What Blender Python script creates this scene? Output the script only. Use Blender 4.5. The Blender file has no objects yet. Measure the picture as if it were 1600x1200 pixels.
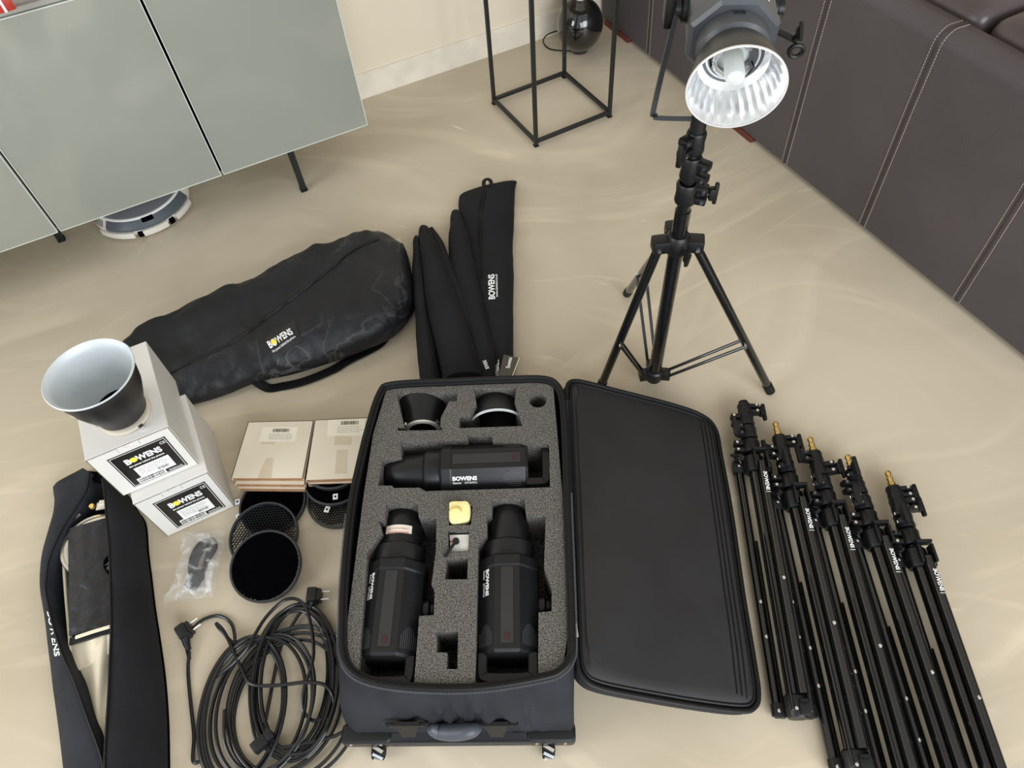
import bpy, bmesh, math, random
from mathutils import Vector, Matrix, noise
from mathutils.bvhtree import BVHTree
random.seed(7)
sc = bpy.context.scene
COL = sc.collection
R = math.radians

# ------------------------------------------------------------------ camera
CAMH = 1.7; FPX = 1120.0
PITCH = R(54.1); ROLL = R(-5.43)
_fw = Vector((0, math.cos(PITCH), -math.sin(PITCH))); _rt = Vector((1, 0, 0)); _up = _rt.cross(_fw)
CR = _rt*math.cos(ROLL) + _up*math.sin(ROLL); CU = -_rt*math.sin(ROLL) + _up*math.cos(ROLL)
CAMP = Vector((0, 0, CAMH))
cd = bpy.data.cameras.new('camera'); cam = bpy.data.objects.new('camera', cd); COL.objects.link(cam)
cd.sensor_width = 36; cd.lens = FPX/1600*36; cd.clip_start = .02
m3 = Matrix((CR, CU, -_fw)).transposed()
cam.matrix_world = Matrix.Translation(CAMP) @ m3.to_4x4()
sc.camera = cam

# ------------------------------------------------------------------ world, light, exposure
sc.view_settings.view_transform = 'Standard'; sc.view_settings.look = 'None'
sc.view_settings.gamma = 1; sc.view_settings.use_curve_mapping = False
sc.view_settings.exposure = 0.72
w = bpy.data.worlds.new('world'); sc.world = w; w.use_nodes = True
nt = w.node_tree; bg = nt.nodes['Background']
tc = nt.nodes.new('ShaderNodeTexCoord'); sx = nt.nodes.new('ShaderNodeSeparateXYZ')
mr = nt.nodes.new('ShaderNodeMapRange'); mr.inputs['From Min'].default_value = -.9; mr.inputs['From Max'].default_value = .6
rmp = nt.nodes.new('ShaderNodeMix'); rmp.data_type = 'RGBA'
rmp.inputs['A'].default_value = (.86, .93, 1.0, 1); rmp.inputs['B'].default_value = (.66, .56, .42, 1)
nt.links.new(tc.outputs['Generated'], sx.inputs[0]); nt.links.new(sx.outputs['Y'], mr.inputs['Value'])
nt.links.new(mr.outputs[0], rmp.inputs['Factor']); nt.links.new(rmp.outputs['Result'], bg.inputs['Color'])
bg.inputs['Strength'].default_value = .56
def area(name, loc, aim, sx_, sy_, power, col):
    l = bpy.data.lights.new(name, 'AREA'); l.shape = 'RECTANGLE'; l.size = sx_; l.size_y = sy_; l.energy = power; l.color = col
    o = bpy.data.objects.new(name, l); COL.objects.link(o); o.location = loc
    o.rotation_euler = (Vector(aim)-Vector(loc)).to_track_quat('-Z', 'Y').to_euler(); return o
area('window_light', (1.5, -2.3, 1.7), (.1, 1.3, 0), 3.4, 2.2, 105, (.92, .96, 1.0))
area('side_window_light', (-3.6, -.6, 1.9), (0, 1.2, 0), 2.0, 1.8, 45, (.92, .96, 1.0))

# ------------------------------------------------------------------ helpers
def G(x, y, z=0.0):
    d = _fw + CR*((x-800)/FPX) - CU*((y-600)/FPX)
    t = (z-CAMH)/d.z
    return CAMP + d*t
def Vz(px, py, bx, by):      # height above floor point (bx,by) at which pixel (px,py) sees that vertical
    d = _fw + CR*((px-800)/FPX) - CU*((py-600)/FPX)
    return CAMH + d.z*math.hypot(bx, by)/math.hypot(d.x, d.y)
def proj(p):
    d = Vector(p)-CAMP; zf = d.dot(_fw); return (800+FPX*d.dot(CR)/zf, 600-FPX*d.dot(CU)/zf)
def srgb(r, g, b):
    f = lambda c: (c/255/12.92) if c/255 <= .04045 else ((c/255+.055)/1.055)**2.4
    return (f(r), f(g), f(b), 1)
MATS = {}
def mat(name, col, rough=.5, metal=0, noise_s=None, noise_a=.0, bump=0, bump_s=200, spec=None, coat=0, col2=None, detail=4, **kw):
    if name in MATS: return MATS[name]
    m = bpy.data.materials.new(name); m.use_nodes = True; t = m.node_tree; p = t.nodes['Principled BSDF']
    p.inputs['Roughness'].default_value = rough; p.inputs['Metallic'].default_value = metal
    if spec is not None: p.inputs['Specular IOR Level'].default_value = spec
    if coat: p.inputs['Coat Weight'].default_value = coat; p.inputs['Coat Roughness'].default_value = .08
    for k, v in kw.items(): p.inputs[k.replace('_', ' ')].default_value = v
    co = t.nodes.new('ShaderNodeTexCoord')
    n = t.nodes.new('ShaderNodeTexNoise'); n.inputs['Scale'].default_value = noise_s or 12; n.inputs['Detail'].default_value = detail
    t.links.new(co.outputs['Object'], n.inputs['Vector'])
    mx = t.nodes.new('ShaderNodeMix'); mx.data_type = 'RGBA'
    a = noise_a or .06
    mx.inputs['A'].default_value = tuple(c*(1-a) for c in col[:3])+(1,)
    mx.inputs['B'].default_value = col2 if col2 else tuple(min(1, c*(1+a)) for c in col[:3])+(1,)
    r = t.nodes.new('ShaderNodeMapRange'); r.inputs['From Min'].default_value = .35; r.inputs['From Max'].default_value = .65
    t.links.new(n.outputs['Fac'], r.inputs['Value']); t.links.new(r.outputs[0], mx.inputs['Factor'])
    t.links.new(mx.outputs['Result'], p.inputs['Base Color'])
    if bump:
        n2 = t.nodes.new('ShaderNodeTexNoise'); n2.inputs['Scale'].default_value = bump_s; n2.inputs['Detail'].default_value = 3
        t.links.new(co.outputs['Object'], n2.inputs['Vector'])
        b = t.nodes.new('ShaderNodeBump'); b.inputs['Strength'].default_value = bump; b.inputs['Distance'].default_value = .004
        t.links.new(n2.outputs['Fac'], b.inputs['Height']); t.links.new(b.outputs[0], p.inputs['Normal'])
    MATS[name] = m; return m

class MB:
    def __init__(s, T=None): s.v = []; s.f = []; s.T = T or Matrix.Identity(4)
    def add(s, vs, fs, T=None):
        n = len(s.v); M_ = s.T @ T if T is not None else s.T
        s.v += [M_ @ Vector(v) for v in vs]; s.f += [tuple(i+n for i in f) for f in fs]; return s
    def box(s, size, loc=(0, 0, 0), rot=None, bev=0, seg=2, taper=None):
        bm = bmesh.new(); bmesh.ops.create_cube(bm, size=1)
        for v in bm.verts:
            if taper and v.co.z > 0: v.co.x *= taper; v.co.y *= taper
            v.co.x *= size[0]; v.co.y *= size[1]; v.co.z *= size[2]
        if bev: bmesh.ops.bevel(bm, geom=bm.edges[:]+bm.verts[:], offset=bev, segments=seg, affect='EDGES', profile=.6)
        bm.verts.index_update()
        T = Matrix.Translation(loc) @ (rot.to_4x4() if rot is not None else Matrix.Identity(4))
        s.add([v.co.copy() for v in bm.verts], [[v.index for v in f.verts] for f in bm.faces], T); bm.free(); return s
    def loft(s, rings, cap0=True, cap1=True, closed=True, T=None, loop=False):
        n = len(rings[0]); vs = [p for r in rings for p in r]; fs = []
        K = len(rings)
        for i in range(K if loop else K-1):
            a = i*n; b = ((i+1) % K)*n
            for j in range(n if closed else n-1):
                k = (j+1) % n; fs.append((a+j, a+k, b+k, b+j))
        if not loop and closed:
            if cap0: fs.append(tuple(range(n-1, -1, -1)))
            if cap1: fs.append(tuple(range((K-1)*n, K*n)))
        return s.add(vs, fs, T)
    def tube(s, pts, r, seg=10, loop=False, flat=None, T=None):
        pts = [Vector(p) for p in pts]; K = len(pts); rs = r if isinstance(r, (list, tuple)) else [r]*K
        rings = []; up = None
        for i, p in enumerate(pts):
            a = pts[(i-1) % K] if (loop or i > 0) else p; b = pts[(i+1) % K] if (loop or i < K-1) else p
            d = (b-a)
            if d.length < 1e-9: d = Vector((0, 0, 1))
            d.normalize()
            if up is None: up = Vector((0, 0, 1)) if abs(d.z) < .9 else Vector((1, 0, 0))
            x = up.cross(d)
            if x.length < 1e-5: x = Vector((1, 0, 0)).cross(d)
            x.normalize(); y = d.cross(x).normalized(); up = y if not flat else up
            rr = rs[i]
            if flat:
                ring = []
                hw, hh = flat[0]/2, flat[1]/2; c = min(hw, hh)*.5
                for (qx, qy) in ((-hw, -hh+c), (-hw+c, -hh), (hw-c, -hh), (hw, -hh+c), (hw, hh-c), (hw-c, hh), (-hw+c, hh), (-hw, hh-c)): ring.append(p+x*qx+y*qy)
            else: ring = [p + x*(rr*math.cos(2*math.pi*k/seg)) + y*(rr*math.sin(2*math.pi*k/seg)) for k in range(seg)]
            rings.append(ring)
        return s.loft(rings, T=T, loop=loop)
    def lathe(s, prof, seg=40, T=None, cap0=False, cap1=False, sides=None):   # profile of (radius, z) around z
        n = sides or seg; off = math.pi/n if sides else 0
        rings = [[(r*math.cos(2*math.pi*k/n+off), r*math.sin(2*math.pi*k/n+off), z) for k in range(n)] for r, z in prof]
        return s.loft(rings, cap0, cap1, T=T)
    def cyl(s, a, b, r, seg=16): return s.tube([a, b], r, seg)
    def grid(s, fn, nu, nv, T=None):
        vs = [fn(i/nu, j/nv) for j in range(nv+1) for i in range(nu+1)]
        fs = [(j*(nu+1)+i, j*(nu+1)+i+1, (j+1)*(nu+1)+i+1, (j+1)*(nu+1)+i) for j in range(nv) for i in range(nu)]
        return s.add(vs, fs, T)
    def slab(s, poly, z0, z1):
        n = len(poly); lo = [Vector((p[0], p[1], z0)) for p in poly]; hi = [Vector((p[0], p[1], z1)) for p in poly]
        return s.loft([lo, hi])
    def quadslab(s, tl, tr, br, bl, th, down=Vector((0, 0, -1))):
        t = [Vector(p) for p in (tl, tr, br, bl)]; return s.loft([[p+down*th for p in t], t])
    def bvh(s): return BVHTree.FromPolygons(s.v, s.f)
    def build(s, name, m, parent=None, smooth=35, world=True):
        me = bpy.data.meshes.new(name); W = WM.get(parent.name) if parent else Matrix.Identity(4)
        inv = W.inverted() if world else Matrix.Identity(4)
        me.from_pydata([inv @ v for v in s.v], [], s.f); me.materials.append(m)
        bm = bmesh.new(); bm.from_mesh(me)
        bmesh.ops.recalc_face_normals(bm, faces=bm.faces[:])
        if smooth:
            for f in bm.faces: f.smooth = True
            for e in bm.edges:
                if len(e.link_faces) == 2 and e.calc_face_angle(0) > R(smooth): e.smooth = False
        bm.to_mesh(me); bm.free()
        o = bpy.data.objects.new(name, me); COL.objects.link(o)
        if parent: o.parent = parent
        WM[o.name] = W.copy(); return o
WM = {}
def tag(o, label, cat, group=None, kind=None):
    if label: o['label'] = label
    if cat: o['category'] = cat
    if group: o['group'] = group
    if kind: o['kind'] = kind
    return o
def thing(name, label, cat, loc=(0, 0, 0), rot=(0, 0, 0), group=None, M_=None):
    o = bpy.data.objects.new(name, None); COL.objects.link(o); o.empty_display_size = .05
    T = M_ if M_ is not None else Matrix.LocRotScale(Vector(loc), Matrix.Identity(3) if rot == (0, 0, 0) else __import__('mathutils').Euler(rot).to_matrix(), Vector((1, 1, 1)))
    o.matrix_world = T; WM[o.name] = T.copy()
    return tag(o, label, cat, group)
def struct(o): o['kind'] = 'structure'; return o
def copy_tree(o, M_=None, parent=None):
    c = o.copy(); COL.objects.link(c)
    if parent: c.parent = parent
    if M_ is not None: c.matrix_world = M_
    WM[c.name] = (M_ if M_ is not None else WM[parent.name]).copy()
    for ch in list(o.children): copy_tree(ch, None, c)
    return c
def catmull(pts, n=8, loop=False):
    pts = [Vector(p) for p in pts]; K = len(pts); out = []
    for i in range(K if loop else K-1):
        p0 = pts[(i-1) % K] if (loop or i > 0) else pts[i]; p1 = pts[i]; p2 = pts[(i+1) % K]; p3 = pts[(i+2) % K] if (loop or i < K-2) else p2
        for j in range(n):
            t = j/n
            out.append(.5*((2*p1)+(-p0+p2)*t+(2*p0-5*p1+4*p2-p3)*t*t+(-p0+3*p1-3*p2+p3)*t**3))
    if not loop: out.append(pts[-1])
    return out
def frame(o, x, y, z=None):   # matrix with axes x, y (z = x × y) at o
    x = Vector(x).normalized(); y = Vector(y); z = x.cross(y).normalized(); y = z.cross(x)
    return Matrix.Translation(o) @ Matrix((x, y, z)).transposed().to_4x4()
def text_mesh(txt, bold=.0, extr=.01, space=1.0):
    c = bpy.data.curves.new('lettering', 'FONT'); c.body = txt; c.size = 1; c.offset = bold; c.extrude = extr; c.resolution_u = 3; c.space_character = space
    o = bpy.data.objects.new('lettering', c); COL.objects.link(o); bpy.context.view_layer.update()
    me = bpy.data.meshes.new_from_object(o)
    vs = [v.co.copy() for v in me.vertices]; fs = [tuple(p.vertices) for p in me.polygons]
    bpy.data.objects.remove(o); bpy.data.curves.remove(c); bpy.data.meshes.remove(me)
    x0 = min(v.x for v in vs); x1 = max(v.x for v in vs); y0 = min(v.y for v in vs); y1 = max(v.y for v in vs)
    for v in vs: v.x = (v.x-x0)/(x1-x0); v.y = (v.y-y0)/(y1-y0); v.z = v.z/ max(extr, 1e-6)
    return vs, fs
def letters(mb, txt, T, wd, ht, th=.0006, bold=.03, x=0, y=0):    # fills box wd x ht at (x,y) of frame T
    vs, fs = text_mesh(txt, bold)
    return mb.add([(x+v.x*wd, y+v.y*ht, v.z*th/2+th/2) for v in vs], fs, T)
def drape(mb, bvh, off, lift=None):   # drop vertices on a surface below, keep order of thickness
    for v in mb.v:
        hit = bvh.ray_cast(Vector((v.x, v.y, 2)), Vector((0, 0, -1)))
        if hit[0]: v.z = hit[0].z + off + (v.z if lift is None else 0)
    return mb

# ------------------------------------------------------------------ materials
m_fabric = mat('black nylon', srgb(20, 21, 24), .62, spec=.3, noise_s=9, noise_a=.25, bump=.25, bump_s=900)
m_fabric2 = mat('matte black canvas', srgb(25, 25, 28), .8, spec=.25, noise_s=7, noise_a=.2, bump=.3, bump_s=700)
m_case = mat('suitcase cloth', srgb(33, 35, 41), .75, spec=.3, noise_s=14, noise_a=.22, bump=.35, bump_s=800)
m_lid = mat('lid lining', srgb(36, 35, 36), .5, spec=.35, noise_s=5, noise_a=.15, bump=.1, bump_s=600)
m_pipe = mat('black piping', srgb(11, 11, 13), .5, spec=.3)
m_plastic = mat('black plastic', srgb(18, 19, 21), .38, spec=.4, noise_s=60, bump=.08, bump_s=900)
m_rubber = mat('dull black rubber', srgb(15, 15, 17), .6, spec=.3)
m_tube = mat('black anodised tube', srgb(8, 9, 11), .25, metal=.0, spec=.6, coat=.5)
m_head = mat('flash body black', srgb(20, 21, 23), .36, spec=.4, bump=.05, bump_s=700)
m_headgrey = mat('worn grey flash body', srgb(70, 73, 77), .36, noise_s=8, noise_a=.12)
m_black = mat('deep black', srgb(3, 3, 6), .9, spec=.05)
m_hcoarse = mat('grey black cell walls', srgb(26, 27, 30), .6, spec=.3)
m_chrome = mat('chrome', (.85, .85, .86, 1), .07, 1)
m_steel = mat('brushed steel', (.72, .70, .67, 1), .28, 1)
m_brass = mat('brass', (.80, .58, .22, 1), .22, 1)
m_silver = mat('satin silver lining', srgb(200, 206, 208), .5, metal=.15)
m_white = mat('white print', srgb(238, 238, 236), .6)
m_yellow = mat('yellow print', srgb(240, 220, 90), .6)
m_card = mat('white glossy cardboard', srgb(216, 213, 207), .45, noise_s=3, noise_a=.03)
m_cream = mat('cream cardboard', srgb(222, 211, 190), .6, noise_s=5, noise_a=.04)
m_kraft = mat('brown cardboard', srgb(190, 150, 112), .85, noise_s=40, noise_a=.1)
m_tape = mat('clear brown tape', srgb(205, 191, 166), .3)
m_label = mat('black label', srgb(24, 22, 22), .35)
m_sticker = mat('white sticker', srgb(236, 235, 232), .45)
m_grey = mat('small grey print', srgb(120, 116, 112), .6)
m_vent = mat('vent slot', srgb(4, 4, 5), .7)

def foam_material():
    m = bpy.data.materials.new('charcoal foam'); m.use_nodes = True; t = m.node_tree; p = t.nodes['Principled BSDF']
    p.inputs['Roughness'].default_value = .95; p.inputs['Specular IOR Level'].default_value = .15
    co = t.nodes.new('ShaderNodeTexCoord'); n = t.nodes.new('ShaderNodeTexNoise'); n.inputs['Scale'].default_value = 420; n.inputs['Detail'].default_value = 2
    t.links.new(co.outputs['Object'], n.inputs['Vector']); r = t.nodes.new('ShaderNodeValToRGB')
    r.color_ramp.elements[0].position = .36; r.color_ramp.elements[0].color = srgb(46, 44, 43)
    r.color_ramp.elements[1].position = .68; r.color_ramp.elements[1].color = srgb(128, 124, 118)
    t.links.new(n.outputs['Fac'], r.inputs[0]); t.links.new(r.outputs[0], p.inputs['Base Color'])
    b = t.nodes.new('ShaderNodeBump'); b.inputs['Strength'].default_value = .6; b.inputs['Distance'].default_value = .003
    t.links.new(n.outputs['Fac'], b.inputs['Height']); t.links.new(b.outputs[0], p.inputs['Normal']); return m
def floor_material():
    m = bpy.data.materials.new('troweled concrete floor'); m.use_nodes = True; t = m.node_tree; p = t.nodes['Principled BSDF']
    p.inputs['Roughness'].default_value = .42; p.inputs['Specular IOR Level'].default_value = .35
    co = t.nodes.new('ShaderNodeTexCoord')
    def nz(scale, rot, sc_, dist=1.2, det=5, mn=.4, mx=.6):
        mp = t.nodes.new('ShaderNodeMapping'); mp.inputs['Rotation'].default_value = (0, 0, rot); mp.inputs['Scale'].default_value = sc_
        wn = t.nodes.new('ShaderNodeTexNoise'); wn.inputs['Scale'].default_value = .8; wn.inputs['Detail'].default_value = 1; wo = t.nodes.new('ShaderNodeVectorMath'); wo.operation = 'ADD'; wo.inputs[1].default_value = (rot*7, rot*3, 0)
        t.links.new(co.outputs['Object'], wo.inputs[0]); t.links.new(wo.outputs[0], wn.inputs['Vector'])
        wm = t.nodes.new('ShaderNodeVectorMath'); wm.operation = 'MULTIPLY_ADD'; wm.inputs[1].default_value = (1.5, 1.5, 0); t.links.new(wn.outputs['Color'], wm.inputs[0]); t.links.new(co.outputs['Object'], wm.inputs[2])
        t.links.new(wm.outputs[0], mp.inputs[0])
        n = t.nodes.new('ShaderNodeTexNoise'); n.inputs['Scale'].default_value = scale; n.inputs['Detail'].default_value = det; n.inputs['Distortion'].default_value = dist
        t.links.new(mp.outputs[0], n.inputs['Vector'])
        r = t.nodes.new('ShaderNodeMapRange'); r.inputs['From Min'].default_value = mn; r.inputs['From Max'].default_value = mx; t.links.new(n.outputs['Fac'], r.inputs['Value']); return r.outputs[0]
    def mix(a, b, f, fac=1.0):
        x = t.nodes.new('ShaderNodeMix'); x.data_type = 'RGBA'
        if isinstance(a, tuple): x.inputs['A'].default_value = a
        else: t.links.new(a, x.inputs['A'])
        x.inputs['B'].default_value = b
        mm = t.nodes.new('ShaderNodeMath'); mm.operation = 'MULTIPLY'; mm.inputs[1].default_value = fac; t.links.new(f, mm.inputs[0]); t.links.new(mm.outputs[0], x.inputs['Factor']); return x.outputs['Result']
    c = mix(srgb(186, 173, 150), srgb(201, 188, 166), nz(1.3, .3, (1, 1, 1), .6, 3, .35, .65))
    c = mix(c, srgb(216, 203, 178), nz(1.6, -.55, (.8, 5, 1), .6, 6, .54, .74), .6)
    c = mix(c, srgb(220, 207, 182), nz(1.9, .75, (.8, 5, 1), .6, 6, .56, .76), .6)
    c = mix(c, srgb(170, 156, 132), nz(1.2, -.2, (.9, 4, 1), .8, 6, .52, .8), .4)
    c = mix(c, srgb(232, 220, 192), nz(3, .5, (.7, 3, 1), 1.2, 5, .68, .76), .6)
    t.links.new(c, p.inputs['Base Color'])
    r2 = nz(7, .1, (1, 2, 1), .5, 4, .3, .7); mr_ = t.nodes.new('ShaderNodeMapRange'); mr_.inputs['To Min'].default_value = .36; mr_.inputs['To Max'].default_value = .52
    t.links.new(r2, mr_.inputs['Value']); t.links.new(mr_.outputs[0], p.inputs['Roughness'])
    return m
def dusty(name, base, dust, rough=.6):   # black cloth with pale scuffs
    m = mat(name, base, rough, noise_s=9, noise_a=.25, bump=1.0, bump_s=24, spec=.4); t = m.node_tree; p = t.nodes['Principled BSDF']
    co = t.nodes.new('ShaderNodeTexCoord'); n = t.nodes.new('ShaderNodeTexNoise'); n.inputs['Scale'].default_value = 9; n.inputs['Detail'].default_value = 7; n.inputs['Distortion'].default_value = .7
    t.links.new(co.outputs['Object'], n.inputs['Vector']); r = t.nodes.new('ShaderNodeValToRGB')
    e = r.color_ramp.elements; e[0].position = .5; e[0].color = (0, 0, 0, 1); e[1].position = .525; e[1].color = (.5, .5, .5, 1)
    e2 = e.new(.56); e2.color = (0, 0, 0, 1)
    n2 = t.nodes.new('ShaderNodeTexNoise'); n2.inputs['Scale'].default_value = 2.6; n2.inputs['Detail'].default_value = 2
    t.links.new(co.outputs['Object'], n2.inputs['Vector']); r2 = t.nodes.new('ShaderNodeMapRange'); r2.inputs['From Min'].default_value = .5; r2.inputs['From Max'].default_value = .68
    t.links.new(n2.outputs['Fac'], r2.inputs['Value']); mu = t.nodes.new('ShaderNodeMath'); mu.operation = 'MULTIPLY'
    t.links.new(n.outputs['Fac'], r.inputs[0]); t.links.new(r.outputs[0], mu.inputs[0]); t.links.new(r2.outputs[0], mu.inputs[1])
    x = t.nodes.new('ShaderNodeMix'); x.data_type = 'RGBA'; src = p.inputs['Base Color'].links[0].from_socket
    t.links.new(src, x.inputs['A']); x.inputs['B'].default_value = dust; t.links.new(mu.outputs[0], x.inputs['Factor']); t.links.new(x.outputs['Result'], p.inputs['Base Color'])
    return m
m_foam = foam_material(); m_floor = floor_material()
m_dusty = dusty('scuffed black nylon', srgb(19, 20, 24), srgb(105, 104, 104), .5)

# ------------------------------------------------------------------ the room
WD = Vector((math.cos(R(23.4)), math.sin(R(23.4)), 0)); SD = Vector((-WD.y, WD.x, 0))   # along wall / along sofa (away)
UP = Vector((0, 0, 1))
wall0 = G(600, 144)
mb = MB(); mb.slab([(-4, -3.2), (4.2, -3.2), (4.2, 6), (-4, 6)], -.05, 0); struct(mb.build('floor', m_floor, smooth=0))
m_wall = mat('cream plaster', srgb(232, 220, 198), .85, noise_s=3, noise_a=.02, bump=.05, bump_s=300)
m_base = mat('off white baseboard', srgb(232, 224, 208), .5)
a = wall0 - WD*3.4; b = wall0 + WD*2.6
mb = MB(); o_ = SD*.012
mb.slab([a+o_, b+o_, b+o_+SD*.12, a+o_+SD*.12], 0, 2.7); struct(mb.build('wall_back', m_wall, smooth=0))
mb = MB(); mb.slab([a, b, b+SD*.0115, a+SD*.0115], 0, .098)
mb.slab([a+SD*.003, b+SD*.003, b+SD*.0115, a+SD*.0115], .098, .104); struct(mb.build('baseboard_back', m_base, smooth=0))

# ------------------------------------------------------------------ sideboard
ZB = .22
C1 = G(574.5, 195, ZB); C1.z = 0
def onfront(px, py):     # point on the sideboard's front plane
    d = _fw + CR*((px-800)/FPX) - CU*((py-600)/FPX); n = SD
    t = (C1-CAMP).dot(n)/d.dot(n); return CAMP+d*t
tl1 = onfront(0, 30.7); tl2 = onfront(109.5, 0); ZT = (tl1.z+tl2.z)/2
s2 = (onfront(349, 275.6)-C1).dot(WD); s3 = (onfront(95, 365)-C1).dot(WD)
zsplit = onfront(2, 238).z
DW = -s2; DEP = min((wall0-C1).dot(SD)-.015, .42)
m_door = mat('grey green gloss glass', srgb(146, 147, 136), .1, noise_s=1.2, noise_a=.04, coat=.4)
m_cab = mat('sideboard carcass', srgb(170, 170, 160), .5)
m_cabtop = mat('smoked sideboard top', srgb(128, 120, 112), .22)
cb = thing('sideboard', 'long sideboard with glossy grey green glass doors on thin dark legs', 'sideboard', C1+SD*(DEP/2)+WD*(-1.1))
SBM = lambda s, d, z: C1+WD*s+SD*d+UP*z
def fbox(mb, s0, s1, d0, d1, z0, z1):
    mb.loft([[SBM(s0, d0, z0), SBM(s1, d0, z0), SBM(s1, d1, z0), SBM(s0, d1, z0)], [SBM(s0, d0, z1), SBM(s1, d0, z1), SBM(s1, d1, z1), SBM(s0, d1, z1)]])
mb = MB(); fbox(mb, s3-2*DW, -.004, .02, DEP, ZB+.004, ZT-.002); mb.build('body', m_cab, cb, 0)
mb = MB(); fbox(mb, s3-2*DW+.002, -.006, .0185, .0198, ZB+.005, ZT-.003); mb.build('gap_shade', m_black, cb, 0)  # black sheet over the light carcass, painted shade for the door gaps
mb = MB(); fbox(mb, s3-2*DW, -.001, .002, DEP, ZT+.004, ZT+.016); mb.build('top_edge', mat('pale top edge', srgb(150, 147, 138), .4), cb, 0)
mb = MB(); fbox(mb, s3-2*DW, -.006, .012, DEP-.004, ZT+.0162, ZT+.021); mb.build('top', m_cabtop, cb, 0)
g = .0042
def door(s0, s1, z0, z1):
    mb = MB(); c = SBM((s0+s1)/2, .009, (z0+z1)/2); rot = Matrix((WD, SD, UP)).transposed()
    mb.box((abs(s1-s0), .017, z1-z0), c, rot, bev=.0012, seg=1); o = mb.build('door', m_door, cb)
    mb = MB()
    for (x, z, wx, hz) in (((s0+s1)/2, z0+.0008, abs(s1-s0), .0022), ((s0+s1)/2, z1-.0008, abs(s1-s0), .0022), (s0+.0008, (z0+z1)/2, .0022, z1-z0), (s1-.0008, (z0+z1)/2, .0022, z1-z0)):
        mb.box((wx, .018, hz), SBM(x, .008, z), rot)
    mb.build('polished_edge', mat('pale glass edge', srgb(205, 210, 200), .3), o, 0)
door(s2+g, -.0, ZB, ZT); door(s3+g, s2-g, ZB, ZT); door(s3-DW, s3-g, ZB, zsplit-g); door(s3-DW, s3-g, zsplit+g, ZT); door(s3-2*DW, s3-DW-g, ZB, ZT)
lf = G(475, 297); ls = (lf-C1).dot(WD); ld = (lf-C1).dot(SD)
lf2 = G(97, 375); ls2 = (lf2-C1).dot(WD); ld2 = max(.03, (lf2-C1).dot(SD))
for (s_, d_) in ((ls, ld), (ls2, ld2), (ls, DEP-.05)):
    mb = MB(); rot = Matrix((WD, SD, UP)).transposed()
    mb.box((.022, .022, ZB+.004), SBM(s_, d_, ZB/2+.002), rot, bev=.002); lg = mb.build('leg', mat('black leg metal', srgb(24, 28, 30), .4), cb)
    mb = MB(); mb.box((.026, .026, .012), SBM(s_, d_, .006), rot, bev=.003); mb.build('foot_cap', m_rubber, lg)
# small red and white ornament at the left end of the top
op = onfront(0, 22); os_ = (op-C1).dot(WD)
oc = G(2, 10, ZT+.04)+SD*.032; oc.z = ZT+.021
orn = thing('gift_ornament', 'small red box with white ribbon and a white ball on the sideboard top', 'ornament', oc)
mb = MB(); rot = Matrix.Rotation(.5, 3, 'Z')
mb.box((.05, .045, .035), oc+UP*.0175, rot, bev=.002); mb.build('box', mat('red lacquer', srgb(170, 50, 40), .35), orn)
mb = MB(); mb.box((.006, .046, .036), oc+UP*.0176, rot); mb.box((.051, .006, .036), oc+UP*.0176, rot); mb.build('ribbon', m_white, orn, 0)
mb = MB(); mb.lathe([(.022*math.sin(t*math.pi/12), -.022*math.cos(t*math.pi/12)) for t in range(13)], 24, Matrix.Translation(oc+UP*.056)); mb.build('ball', mat('pearl white', srgb(225, 220, 205), .25), orn)

# ------------------------------------------------------------------ robot vacuum
vc = G(226, 331, .08) ; 
def fit_vac():
    # front rim at floor seen near (215,378); circle radius .17
    f = G(217, 378, 0); return f + SD*.186 + WD*.055
vp = fit_vac(); vp.z = 0
rv = thing('robot_vacuum', 'round white robot vacuum with grey lid half under the sideboard', 'robot vacuum', vp)
T = Matrix.Translation(vp) @ Matrix((WD, SD, UP)).transposed().to_4x4()
m_vw = mat('vacuum white', srgb(226, 220, 210), .35)
mb = MB(T); RV = .176
mb.lathe([(0, .010), (RV-.012, .010), (RV-.004, .016), (RV, .032), (RV-.002, .044), (.162, .064), (.158, .068), (0, .068)], 72); mb.build('body', m_vw, rv)
mb = MB(T); mb.lathe([(0, .0685), (.149, .0685), (.153, .0725), (.147, .076), (.05, .0785), (0, .0785)], 64); mb.build('lid', mat('silver grey lid', srgb(140, 142, 152), .3, metal=.3), rv)
mb = MB(T); mb.lathe([(.153, .066), (.160, .068), (.159, .0735), (.1535, .0745), (.1525, .0725)], 64); mb.build('lid_ring', m_white, rv)
def arc_band(mb, r0, r1, z0, z1, a0, a1, n=30, dz=0):
    rings = []
    for i in range(n+1):
        a = a0+(a1-a0)*i/n; c, s_ = math.cos(a), math.sin(a); rings.append([(r0*c, r0*s_, z0), (r1*c, r1*s_, z0-dz), (r1*c, r1*s_, z1-dz), (r0*c, r0*s_, z1)])
    mb.loft(rings)
mb = MB(T); arc_band(mb, .161, RV+.003, .058, .0675, R(-140), R(-28), dz=.022); mb.build('grey_band', mat('slate vacuum band', srgb(84, 92, 98), .3), rv)
for a0, a1 in ((-150, -108), (-98, -70), (-58, -30)):
    mb = MB(T); arc_band(mb, RV-.006, RV+.010, .012, .034, R(a0), R(a1), 12); mb.build('bumper', m_vw, rv)
for aa in (-101, -64):
    mb = MB(T); arc_band(mb, RV-.006, RV+.007, .010, .03, R(aa-3), R(aa+3), 4); mb.build('sensor', m_black, rv)
mb = MB(T); arc_band(mb, .1605, .170, .060, .0700, R(-94), R(-80), 4, dz=.010); mb.build('dark_latch', m_black, rv)
mb = MB(T)
for k in range(10): arc_band(mb, .163, RV, .0625, .0655, R(-176+k*3.2), R(-174.6+k*3.2), 2, dz=.02)
mb.build('vent_slots', m_grey, rv, 0)

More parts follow.
